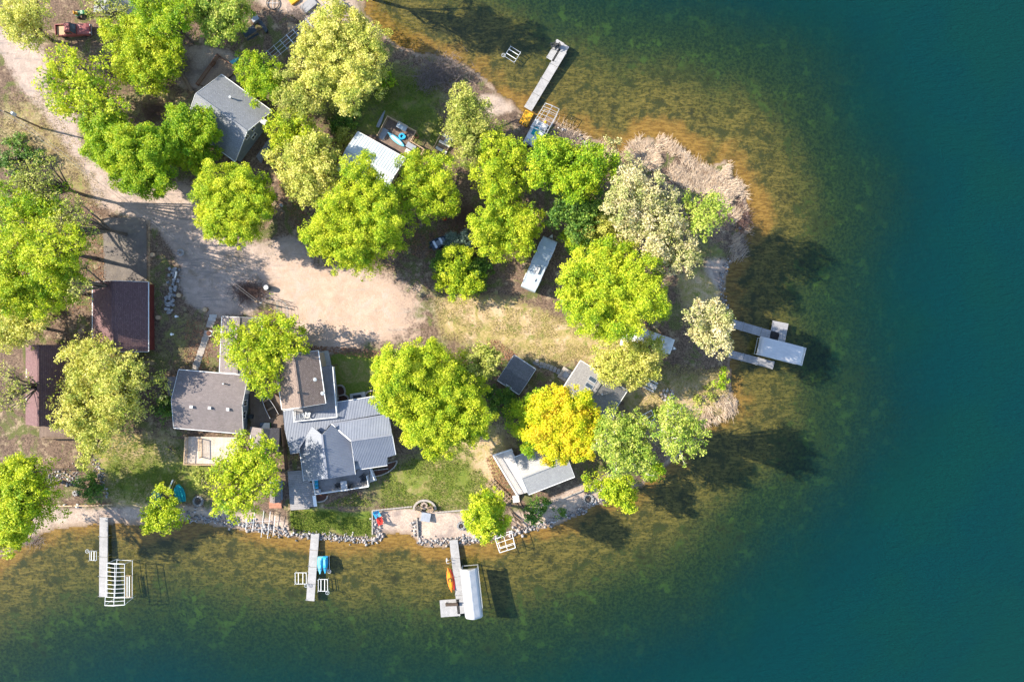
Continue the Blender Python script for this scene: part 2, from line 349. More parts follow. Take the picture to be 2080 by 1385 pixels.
def water_mat():
    s = NT('lake_water'); o = s.n('NewGeometry').outputs['Position']; d = s.attr('dep').outputs['Fac']
    nb = s.noise(o, .05, 3)
    h1 = s.noise(s.map(o, (.5, 2.1, 1), (0, 0, R(-5))), .8, 5, .62, .5)
    h2 = s.noise(s.map(o, (.8, 2.4, 1), (0, 0, R(36))), 1.5, 4, .62, .6)
    h = s.ma('ADD', s.ma('MULTIPLY', h1, .8), s.ma('MULTIPLY', h2, .5))
    nr = s.bump(h, 1.0, .3)
    deep = s.mix(s.ss(nb, .35, .65), (.0008, .0265, .0235), (.0003, .0245, .0265))
    body = s.mix(s.ss(d, .3, 2.4), (.010, .030, .018), deep)
    dif = s.n('BsdfDiffuse', {'Color': body, 'Normal': nr}).outputs[0]
    tr = s.n('BsdfTransparent', {'Color': s.mix(s.ss(d, 0, 1.6), (.98, .95, .88), (.70, .86, .66))}).outputs[0]
    f = s.ma('SUBTRACT', 1.0, s.ma('POWER', 2.718, s.ma('MULTIPLY', s.ma('MULTIPLY', d, d), -.23)))
    f = s.ma('MULTIPLY_ADD', f, .92, .08)
    mx = s.n('MixShader', {0: f, 1: tr, 2: dif}).outputs[0]
    gl = s.n('BsdfGlossy', {'Color': (1, 1, 1), 'Roughness': .1, 'Normal': s.bump(h, .45, .12)}).outputs[0]
    ior = s.n('MapRange', {0: s.n('NewGeometry').outputs['Backfacing'], 1: 0.0, 2: 1.0, 3: 1.33, 4: 1/1.33}).outputs[0]   # same reflectance from above and below
    fr = s.n('Fresnel', {'IOR': ior}).outputs[0]
    return s.done(s.n('MixShader', {0: fr, 1: mx, 2: gl}).outputs[0])
wxs = axis(-90, 90, 0.75, 6000); wys = axis(-62, 62, 0.75, 6000)
WX, WY = np.meshgrid(wxs, wys); wsd = sdist(WX, WY)
wd = np.clip(-wsd, 0, None); wdep = 0.045*wd + 0.0019*wd**2; wdep = np.minimum(wdep, 5+0.02*wd)*(0.8+0.4*fnoise(WX, WY, 0.08, 3, 41))
wdep = wdep*(1 - 0.12*np.exp(-(((WX-20)/30)**2 + ((WY-44)/22)**2)))
_i = np.clip(np.searchsorted(gx, WX), 0, len(gx)-1); _j = np.clip(np.searchsorted(gy, WY), 0, len(gy)-1); wdep = wdep*(1-.86*barm[_j, _i])
wi = np.arange(WX.size).reshape(WX.shape)
wq = np.stack([wi[:-1,:-1], wi[:-1,1:], wi[1:,1:], wi[1:,:-1]], -1).reshape(-1, 4)
wq = wq[wsd.ravel()[wq].min(1) < 1.2]
u, inv = np.unique(wq, return_inverse=True)
me = np_mesh('lake_water', np.stack([WX.ravel(), WY.ravel(), np.zeros(WX.size)], 1)[u], inv.reshape(-1, 4), water_mat(), True)
at = me.attributes.new('dep', 'FLOAT', 'POINT'); at.data.foreach_set('value', wdep.ravel()[u].astype(np.float32))
tag(new_obj('lake_water', me), kind='structure')
# ------------------------------------------------------------------ trees
def leaf_mat(name, cols, trans=0.3):
    """cols: three leaf colours mixed leaf by leaf"""
    s = NT(name); t = s.attr('tint').outputs['Fac']; o = s.obj()
    n1 = s.noise(o, .35, 3, .6)
    c = s.ramp(s.ma('ADD', s.ma('MULTIPLY', t, .7), s.ma('MULTIPLY', s.ss(n1, .3, .7), .32)), [(.15, cols[0]), (.5, cols[1]), (.85, cols[2])])
    d = s.bsdf(c, .55, 0, None, .25)
    tl = s.n('BsdfTranslucent', {'Color': s.mix(1.0, c, (1.0, 1.0, .45), 'MULTIPLY')}).outputs[0]
    return s.done(s.n('MixShader', {0: trans, 1: d, 2: tl}).outputs[0])
LEAF = {
 'maple': leaf_mat('maple_leaves', [(.09, .24, .012), (.33, .48, .018), (.60, .60, .035)], .42),
 'lime': leaf_mat('lime_leaves', [(.16, .32, .015), (.48, .56, .025), (.70, .69, .06)], .42),
 'pale': leaf_mat('pale_leaves', [(.27, .35, .05), (.58, .57, .11), (.84, .74, .27)], .36),
 'olive': leaf_mat('olive_leaves', [(.19, .25, .04), (.42, .45, .08), (.64, .58, .20)], .36),
 'tan': leaf_mat('tan_buds', [(.24, .30, .06), (.54, .49, .22), (.84, .69, .45)], .28),
 'gold': leaf_mat('gold_leaves', [(.30, .46, .014), (.68, .64, .02), (.90, .58, .05)], .38),
 'deep': leaf_mat('deep_leaves', [(.04, .115, .02), (.11, .22, .03), (.27, .38, .05)]),
 'birch': leaf_mat('birch_leaves', [(.13, .26, .03), (.38, .47, .06), (.68, .66, .18)], .38),
 'blue': leaf_mat('spruce_needles', [(.07, .11, .08), (.15, .21, .16), (.27, .32, .25)], .1),
}
BARK = {k: mk(k+'_bark', c, c2, .9, 0, 2.5, .4) for k, c, c2 in (('grey', (.17, .14, .115), (.085, .065, .05)), ('white', (.55, .52, .47), (.28, .25, .18)))}
def tubes_np(segs, n=5):
    a = np.array([s[0] for s in segs], float); b = np.array([s[1] for s in segs], float)
    r0 = np.array([s[2] for s in segs]); r1 = np.array([s[3] for s in segs])
    x = b-a; x /= np.linalg.norm(x, axis=1, keepdims=True) + 1e-9
    u = np.where(np.abs(x[:, 2:3]) < .9, np.array([[0, 0, 1.]]), np.array([[1., 0, 0]]))
    y = np.cross(u, x); y /= np.linalg.norm(y, axis=1, keepdims=True) + 1e-9; z = np.cross(x, y)
    th = np.arange(n)*2*np.pi/n; c, s_ = np.cos(th)[None, :, None], np.sin(th)[None, :, None]
    rg = y[:, None]*c + z[:, None]*s_
    v = np.concatenate([a[:, None] + rg*r0[:, None, None], b[:, None] + rg*r1[:, None, None]], 1).reshape(-1, 3)
    k = np.arange(len(segs))[:, None, None]*2*n; i = np.arange(n)
    f = np.stack([i, (i+1) % n, n+(i+1) % n, n+i], -1)[None] + k
    return v, f.reshape(-1, 4)
def tri_total(): return sum(len(m.polygons) for m in bpy.data.meshes)
def unit(n): v = rng.normal(size=(n, 3)); return v/np.linalg.norm(v, axis=1, keepdims=True)
def leaves_np(cen, nrm, size, asp=1.5):
    """one kite-shaped, slightly folded leaf cluster per centre"""
    n = len(cen); t = np.cross(nrm, unit(n)); t /= np.linalg.norm(t, axis=1, keepdims=True) + 1e-9
    b = np.cross(nrm, t); s_ = size[:, None]
    v = np.stack([cen - t*s_*asp*.55, cen + b*s_*.58 + t*s_*asp*.3 + nrm*s_*.15, cen - b*s_*.5 + t*s_*asp*.5], 1).reshape(-1, 3)
    return v, np.arange(n*3).reshape(n, 3)
def tree(label, kind, lobes, ht=11.0, dens=1.0, leaf=.165, twig=1.0, bark='grey', base=None, group='trees on the point', name='broadleaf_tree', cat='tree', flat=.8, limb=1.0, inner=.4, bare=0):
    """lobes: (px, py, r_px[, top]) as seen in the photograph; the crown is grown in metres at its own height"""
    L = []
    for q in lobes:
        px, py, rp = q[:3]; top = q[3] if len(q) > 3 else ht*rng.uniform(.86, 1.0)
        rr = 1.04*rp/S*(H-top*.7)/H; rz = min(rr*flat, top*.45); zc = top - rz
        c = P(px, py, zc); L.append((np.array(c), rr, rz))
    for c0, r_, z_ in list(L):            # side bosses break the outline
        for _ in range(3 if r_ > 1.6 else 1):
            t = rng.random()*6.28; k = rng.uniform(.3, .46); L.append((c0 + np.array([math.cos(t)*r_*.78, math.sin(t)*r_*.78, rng.uniform(-.5, .25)*z_]), r_*k, z_*k))
    mean = np.average([l[0] for l in L], axis=0, weights=[l[1]**2 for l in L])
    R_all = max(np.hypot(*(l[0][:2]-mean[:2])) + l[1]*.6 for l in L)
    if ht > 6.5 and dens > .35:             # lower storey of the crown
        zt = mean[2]; zr = zt*.36; L.append((np.array([mean[0], mean[1], zt*.74]), R_all*.74, zr))
    low = len(L)-1 if ht > 6.5 and dens > .35 else -1
    bx, by = (P(*base, 1.0)[:2] if base else mean[:2] + rng.normal(size=2)*.3)
    bz = max(gz(bx, by), -.2)
    root = thing(name, label, cat, (bx, by, bz), 0, group)
    o = np.array([bx, by, bz])
    cents, norms, sizes, tints, segs = [], [], [], [], []
    big = max(l[1] for l in L[:len(lobes)]); r0 = (.045*big + .05*math.sqrt(ht)*.6)
    fork = o + np.array([(mean[0]-bx)*.25, (mean[1]-by)*.25, max(.22*ht, .8)])
    segs.append((o - [0, 0, .3], fork, r0*1.25, r0*.9))
    dens0 = dens
    for il, (c, rr, rz) in enumerate(L):
        dens = dens0*(.5 if il == low else 1.0)
        nl = (c - [0, 0, rz*.5]); mid = (fork+nl)/2 + rng.normal(size=3)*.12*rr
        segs += [(fork, mid, r0*.75, r0*.55), (mid, nl, r0*.55, r0*.4*limb)]
        ncl = max(6, int(5.6*rr*rr*(.6+.4*dens)))
        d = unit(ncl); d[:, 2] = np.where(d[:, 2] < -.35, -d[:, 2], d[:, 2])
        rad = np.where(rng.random(ncl) < inner, rng.uniform(.3, .75, ncl), rng.uniform(.78, 1.02, ncl))
        rad *= 1 + .16*np.sin(np.arctan2(d[:, 1], d[:, 0])*rng.integers(3, 6) + rng.random()*6)
        cc = c + d*rad[:, None]*np.array([rr, rr, rz])
        rc = rng.uniform(.3, .85, ncl)*min(1.15, .5+rr*.16)
        ns = int(30*rr*rr*dens*(.2/leaf)**2); dv = unit(ns); dv[:, 2] = np.where(dv[:, 2] < -.2, -dv[:, 2], dv[:, 2])      # loose leaves between the sprays
        fr_ = rng.uniform(.62, 1.0, ns)*(1 + .14*np.sin(np.arctan2(dv[:, 1], dv[:, 0])*5 + dv[:, 2]*6 + rng.random()*6))
        nv = dv*.4 + np.array([0, 0, .7]) + unit(ns)*.95; cents.append(c + dv*fr_[:, None]*np.array([rr, rr, rz])); norms.append(nv/np.linalg.norm(nv, axis=1, keepdims=True)); sizes.append(leaf*rng.uniform(.6, 1.25, ns)); tints.append(np.clip(rng.normal(.45, .2, ns), 0, 1))
        for k in range(ncl):
            if rng.random() < .55*twig:
                m = nl + (cc[k]-nl)*.5 + rng.normal(size=3)*.1*rr + [0, 0, -.1*rr]
                w0 = (r0*.2 + .015)*limb
                segs += [(nl, m, w0, w0*.6), (m, cc[k], w0*.6, .012)]
                for _ in range(bare):
                    q = m + (cc[k]-m)*rng.random(); e = q + unit(1)[0]*rng.uniform(.4, 1.3)*np.array([1, 1, .5]); segs.append((q, e, .03, .008))
                if twig > .9:
                    for _ in range(2): segs.append((cc[k]*.7+m*.3, cc[k] + unit(1)[0]*rc[k]*1.2, .022, .008))
            nlf = max(8, int(rng.uniform(55, 95)*rc[k]**2*dens*(.27/leaf)**2*1.35))
            dv = unit(nlf)*(rng.random((nlf, 1))**.45); pos = cc[k] + dv*rc[k]*np.array([1.15, 1.15, .75])
            out = d[k]*.5 + np.array([0, 0, .75])
            nv = out + unit(nlf)*.95; nv /= np.linalg.norm(nv, axis=1, keepdims=True)
            cents.append(pos); norms.append(nv); sizes.append(leaf*rng.uniform(.6, 1.25, nlf))
            tints.append(np.clip(rng.normal(.45, .2, nlf) + rng.normal(0, .1), 0, 1))
    cents = np.concatenate(cents) - o; norms = np.concatenate(norms); sizes = np.concatenate(sizes); tints = np.concatenate(tints)
    keep = cents[:, 2] > .25; cents, norms, sizes, tints = cents[keep], norms[keep], sizes[keep], tints[keep]
    v, f = tubes_np([(a-o, b-o, p, q) for a, b, p, q in segs])
    new_obj('trunk', np_mesh('trunk', v, f, BARK[bark], True), root)
    v, f = leaves_np(cents, norms, sizes)
    me = np_mesh('crown', v, f, LEAF[kind]); at = me.attributes.new('tint', 'FLOAT', 'FACE'); at.data.foreach_set('value', tints.astype(np.float32))
    new_obj('crown', me, root)
    return root

T = tree
T('sparse pale yellow tree over the lane in the top corner beside the red pickup', 'pale', [(35,40,46),(70,20,36),(50,76,32)], 11, .5, .18)
T('thin pale tree spreading over the green mower above the red pickup', 'olive', [(195,6,30),(240,22,30)], 8, .28, .18)
T('mid green tree hiding the dark corner above the large light green tree', 'maple', [(315,20,38),(345,55,32),(365,25,30)], 12, .9)
T('greyish green willow beside the dark picnic table', 'birch', [(430,20,48),(470,30,40),(445,60,32),(405,15,25)], 10, 1.0, .2)
T('large light green tree between the red pickup and the brush pile', 'lime', [(255,80,46),(310,75,52),(280,125,44),(330,120,42),(300,160,34)], 9, .8, .18)
T('leaning lime tree with its long bare trunk showing over the lane', 'lime', [(125,125,30),(100,160,28),(165,150,28),(130,205,32),(185,195,36),(215,225,28),(240,215,20)], 11, .55, .24, base=(255,235))
T('broad maple at the lane bend, the left one of the tight pair', 'maple', [(215,262,42),(205,300,36),(245,285,40)], 10, 1.25)
T('broad maple at the lane bend with its round crown hanging over the road', 'maple', [(280,300,44),(300,345,52),(260,335,46),(325,300,34)], 11, 1.25)
T('round maple touching the lower left corner of the grey shingle house', 'maple', [(375,260,44),(395,300,46),(360,290,36),(410,265,36)], 9.5, 1.25)
T('single big maple standing alone in the middle of the gravel turnaround', 'lime', [(450,385,52),(500,390,46),(475,440,56),(440,430,40),(515,425,36),(490,475,30)], 12, 1.2)
T('dark green maple at the upper right edge of the grey shingle house', 'maple', [(510,140,32),(540,140,30),(530,180,34),(550,165,24)], 8.5, .9)
T('very large pale yellow tree above the picnic table by the shore', 'pale', [(680,75,66),(735,95,52),(640,115,46),(700,150,62),(650,165,46),(735,155,44),(710,200,30)], 12, .85, .18)
T('thin olive tree between the big pale tree and the dark green maple', 'olive', [(600,165,38),(590,205,36),(625,215,34)], 9, .6, .18)
T('yellow tree with open branches beside the chimney of the grey house', 'lime', [(565,250,30),(600,250,34),(580,285,30),(625,275,26)], 8, .5, .2)
T('pale yellow tree filling the gap between the grey house and the white roof', 'pale', [(590,325,40),(640,310,42),(610,365,42),(655,350,38),(640,395,32)], 10, .85, .2)
T('big lime tree whose crown covers the lower corner of the white metal roof', 'lime', [(730,350,38),(750,400,46),(690,425,44),(770,450,48),(660,480,42),(720,490,56),(780,490,38),(690,520,30)], 12.5, 1.0)
T('round lime tree over the right end of the white metal roof', 'lime', [(850,345,38),(895,350,36),(840,390,38),(885,395,44),(870,425,26)], 9.5, .85)
T('slender olive tree between the wooden steps and the yellow raft', 'olive', [(945,205,34),(960,240,40),(935,265,30),(965,285,34),(950,315,24)], 9.5, .75, .18)
T('bright yellow green tree beside the pontoon boat on the shore', 'lime', [(1005,310,40),(1045,320,34),(1000,355,38),(1035,370,38),(1010,405,32)], 10, .8, .18)
T('bright green tree on the bank just behind the boat lift frame', 'maple', [(1110,310,36),(1140,335,42),(1100,350,36),(1165,315,32)], 13, .85, .2)
T('green tree at the edge of the dry reed bed', 'maple', [(1195,325,36),(1190,365,40),(1225,340,30),(1160,380,36)], 13, .8, .2)
T('lime tree just left of the upper end of the long white camper', 'lime', [(985,460,36),(1030,450,40),(1070,450,36),(1000,490,38),(1050,490,36)], 10, .9)
T('shaded green tree behind the upper end of the long white camper', 'deep', [(1165,420,38),(1200,420,36),(1140,440,30),(1180,465,28)], 9, .9, .2)
T('round pale green ball of a tree by the upper right of the white camper', 'pale', [(1210,465,40),(1230,455,30)], 8, 1.0, .17)
T('lime tree hanging over the right side of the white camper', 'maple', [(1165,480,26),(1180,500,22)], 7, .9, .18)
T('large tan budding tree between the round pale tree and the reed bed', 'tan', [(1280,390,44),(1330,400,44),(1300,440,42),(1260,420,32),(1350,450,36)], 17.5, .7, .19)
T('tan budding tree nearest the footpath on the east bank', 'tan', [(1370,490,42),(1330,500,38),(1390,530,30),(1350,535,28)], 16, .7, .19)
T('pale tan shrub tree on the inner edge of the dry reed bed', 'tan', [(1265,335,30),(1290,355,26),(1240,300,20)], 6, .55, .2)
T('pale green tree on the east bank with bare limbs showing at its centre', 'birch', [(1420,420,34),(1455,425,34),(1435,455,30),(1400,440,22)], 16, .42, .2)
T('thin tan tree behind the tan pair with bare grey twigs', 'tan', [(1280,480,32),(1255,500,24)], 9, .5, .2)
T('largest lime tree standing between both campers', 'lime', [(1165,575,38),(1210,545,44),(1250,520,40),(1230,590,62),(1295,560,48),(1310,610,48),(1265,640,46),(1195,635,44),(1158,612,30),(1240,670,28)], 17, 1.0)
T('lime bush tree right of the small silver boat', 'lime', [(920,560,34),(945,580,34),(930,525,28)], 6.5, 1.1, .18)
T('dark green bush tree under the lime bush tree', 'deep', [(965,550,32),(900,545,26),(960,575,24)], 5, 1.1, .18)
T('blue grey spruce beside the small silver boat', 'blue', [(930,500,26),(950,490,18)], 5, 1.2, .16, name='spruce_tree')
T('pale yellow tree standing over the white camper near the picnic table', 'pale', [(1235,735,36),(1275,725,38),(1310,730,36),(1290,755,30),(1255,755,26),(1325,700,22)], 9, .75, .18)
T('thin pale tree on the bank over the shore end of the east dock', 'tan', [(1435,635,30),(1460,645,26),(1430,670,28),(1455,695,30),(1465,665,24),(1410,645,20)], 16, 0.75, .19)
T('spreading lime tree over the grey garage and the tan shingle roof', 'lime', [(470,690,34),(500,720,36),(545,680,44),(525,750,34),(590,665,28),(560,720,40),(540,775,30),(600,700,26)], 9.5, 0.6, .2)
T('large pale lime tree covering the corner of the maroon roof', 'pale', [(175,720,46),(215,735,40),(265,755,38),(165,790,38),(230,800,50),(180,835,46),(140,850,32),(215,860,38),(190,890,36),(180,930,26)], 10, .6, .2)
T('topmost green tree of the wood along the left edge', 'maple', [(40,400,46),(85,415,40),(20,440,40),(120,440,34)], 15, 0.5, .2)
T('middle green tree of the wood along the left edge', 'lime', [(60,490,54),(120,500,44),(20,510,40),(90,530,40),(150,480,24)], 18, .6, .2)
T('lowest green tree of the wood along the left edge above the maroon roof', 'lime', [(45,570,52),(110,570,44),(10,600,40),(75,610,36),(140,550,30)], 16, .95, .18)
T('pale grey green tree at the left edge above the maroon roof', 'pale', [(30,640,40),(60,660,32),(15,680,36)], 10, .8, .18)
T('bright lime tree leaning over the water in the lower left corner', 'lime', [(35,965,44),(10,1000,42),(50,1010,42),(30,1060,44),(10,1095,34),(60,960,26)], 14.5, 1.1, .21)
T('small lime tree growing beside the teal boat', 'lime', [(335,1010,26),(325,1040,34),(350,1045,28),(310,1055,24),(340,1065,20)], 6.5, .7, .2)
T('wide open lime tree between the taupe house and the shore rocks', 'lime', [(510,915,40),(545,935,34),(470,945,36),(500,975,44),(450,985,30),(540,975,34),(490,1025,34),(460,1020,28)], 12, .5, .23)
T('small dark shrub tree on the stone strip by the lower left beach', 'deep', [(180,985,26),(195,1000,20)], 4, .8, .18)
T('giant lime maple right of the main blue grey roof', 'lime', [(815,755,52),(865,745,50),(800,800,44),(850,800,62),(905,770,48),(930,810,52),(870,850,56),(960,850,38),(915,870,48),(890,905,30)], 14.5, 1.3)
T('olive tree tucked between the giant maple and the dark shingle shed', 'olive', [(970,735,34),(1000,735,26),(965,765,26)], 11, .9, .2)
T('golden yellow maple covering the corner of the skylight house', 'gold', [(1120,830,46),(1165,830,44),(1105,875,42),(1150,880,54),(1190,865,38),(1180,900,34),(1125,910,34)], 12, 1.35)
T('dark green maple half hidden on the left side of the golden maple', 'maple', [(1075,830,28),(1068,865,24),(1080,900,24),(1095,815,22)], 9, 1.0)
T('dark rounded shrub tree below the dark shingle shed', 'deep', [(1020,815,28),(1005,805,18),(1035,835,18)], 4.5, 1.0, .2)
T('feathery green birch at the lower right of the skylight house', 'birch', [(1245,865,34),(1285,875,36),(1240,900,32),(1280,910,38),(1305,940,32),(1260,935,28)], 15, 0.65, .18, bark='white', limb=1.8)
T('pale birch with white limbs leaning over the lake', 'birch', [(1365,850,34),(1395,850,34),(1365,885,34),(1400,890,36),(1345,870,26),(1385,920,22)], 18, 0.5, .18, bark='white', limb=2.2, base=(1338,880))
T('yellow green tree leaning over the rock edge by the south beach', 'lime', [(1255,990,30),(1268,1015,26),(1245,1000,22)], 9, 1.1, .2)
T('ragged yellow shrub between the rock edge tree and the pale grey cabin', 'lime', [(1210,970,24),(1225,985,20),(1200,985,14)], 5, .45, .18)
T('small bright lime tree under the feathery birch at the waterline', 'maple', [(1330,960,20),(1315,950,18)], 4.5, .9, .2)
T('bright yellow willow beside the sand patio at the shore', 'lime', [(990,1025,34),(975,1055,32),(1005,1055,30),(990,1080,26)], 15, 1.35, .2)
T('small green bush tree on the rocks below the pale grey cabin', 'deep', [(1095,1020,18),(1090,1045,20)], 4, .9, .2)
T('tiny green bush just right of the bush tree on the rocks', 'deep', [(1135,1042,14)], 2.5, .8, .18)
T('nearly leafless tree at the left edge of the lane above the wood', 'olive', [(60,365,34),(95,350,34),(85,385,30),(40,345,24)], 16, .12, .18, 1.6, bare=3, inner=.6)
T('bare branched tree right of the wood beside the concrete driveway', 'olive', [(135,430,36),(165,455,30),(120,465,28)], 17, .14, .18, 1.6, bare=3, inner=.6)
T('thin bare tree between the wood and the maroon garage', 'olive', [(150,560,32),(165,590,24)], 16, .14, .18, 1.6, bare=3, inner=.6)
T('bare grey tree by the left edge beside the maroon roofed house', 'olive', [(25,770,36),(15,810,30),(40,800,24)], 12, .12, .18, 1.6, bare=3, inner=.6)
T('tall tree just beyond the top edge whose long shadow falls on the bay', 'maple', [(715,-75,44),(760,-90,44),(690,-110,40)], 17, .9, .2)
SHR = 'shrubs and undergrowth'
for lab, k, lb, h in (
 ('dark green thicket under the wires at the left edge', 'deep', [(40,300,26),(70,325,24),(20,330,26)], 4), ('dull green bush in front of the big pale tree', 'deep', [(710,235,26),(690,250,20)], 3),
 ('olive bush between the yellow open tree and the wooden deck', 'olive', [(705,268,22),(690,285,18)], 3), ('low green bush right of the shore picnic table', 'maple', [(785,165,20)], 2.5),
 ('round green shrub at the left wall of the taupe house', 'deep', [(335,835,22),(340,815,18)], 2.6), ('thin grey green shrub above the maroon roof', 'olive', [(112,632,22)], 3),
 ('clipped green shrub at the top of the flagstone path', 'deep', [(452,655,12),(440,668,10)], 1.5), ('round green hedge bush below the dark barrel', 'maple', [(545,608,13)], 1.8),
 ('small green bush beside the stacked stone blocks', 'maple', [(360,612,13)], 1.4), ('pale weedy bush below the stacked stone blocks', 'olive', [(380,637,13)], 1.2),
 ('leafy shrub on the east bank below the blue canopy', 'maple', [(1462,775,16),(1470,755,12)], 2.2), ('low green clump on the bank above the reedy corner', 'olive', [(1440,800,18),(1420,815,14)], 1.6),
 ('small orange green garden bush left of the taupe house deck', 'olive', [(345,910,14),(362,915,10)], 1.4), ('green bush at the lower left corner of the taupe house', 'olive', [(420,975,20),(405,960,16)], 2.0),
 ('tiny shrub in the dark gap below the big pale tree', 'deep', [(570,420,10)], 1.4), ('bush by the fire ring under the leaning birch', 'birch', [(1350,840,22),(1370,830,16)], 2.4)):
    T(lab, k, lb, h, .8, .2, .6, group=SHR, name='shrub', cat='shrub')
# ------------------------------------------------------------------ building materials
def shingle(name, c1, c2, mort, row=.17):
    s = NT(name); o = s.obj()
    b = s.n('TexBrick', {'Vector': o, 'Color1': c1, 'Color2': c2, 'Mortar': mort, 'Scale': 1.0, 'Mortar Size': .02, 'Bias': 0.0, 'Brick Width': .34, 'Row Height': row}, offset=.5)
    n1, n2 = s.noise(o, .5, 5, .6), s.noise(o, 9, 4, .7)
    col = s.mix(s.ss(n2, .38, .66), b.outputs['Color'], mort); col = s.mix(s.ma('MULTIPLY', s.ss(n1, .4, .7), .35), col, c2)
    nr = s.bump(s.ma('SUBTRACT', s.ma('MULTIPLY', n2, .6), b.outputs['Fac']), .5, .03)
    return s.done(s.bsdf(col, .9, 0, nr, .15))
def siding(name, c, gap=.16):
    s = NT(name); o = s.obj(); z = s.n('SeparateXYZ', {0: o}).outputs[2]
    saw = s.ma('FRACT', s.ma('DIVIDE', z, gap)); n1 = s.noise(o, 1.5, 5, .6)
    col = s.mix(s.ss(n1, .35, .7), c, tuple(x*.8 for x in c)); col = s.mix(s.ss(saw, .9, .98), col, tuple(x*.45 for x in c))
    return s.done(s.bsdf(col, .6, 0, s.bump(saw, .6, .03), .3))
def planks(name, c, c2, c3, rough=.75):
    """weathered boards: tone differs from board to board (each board is its own solid)"""
    s = NT(name); o = s.obj(); rnd = s.n('NewGeometry').outputs['Random Per Island']
    g = s.noise(o, 6, 5, .7); n1 = s.noise(o, .8, 4, .6)
    col = s.mix(rnd, c, c2); col = s.mix(s.ss(s.ma('ADD', s.ma('MULTIPLY', g, .6), s.ma('MULTIPLY', n1, .4)), .42, .66), col, c3)
    return s.done(s.bsdf(col, rough, 0, s.bump(g, .3, .01), .25))
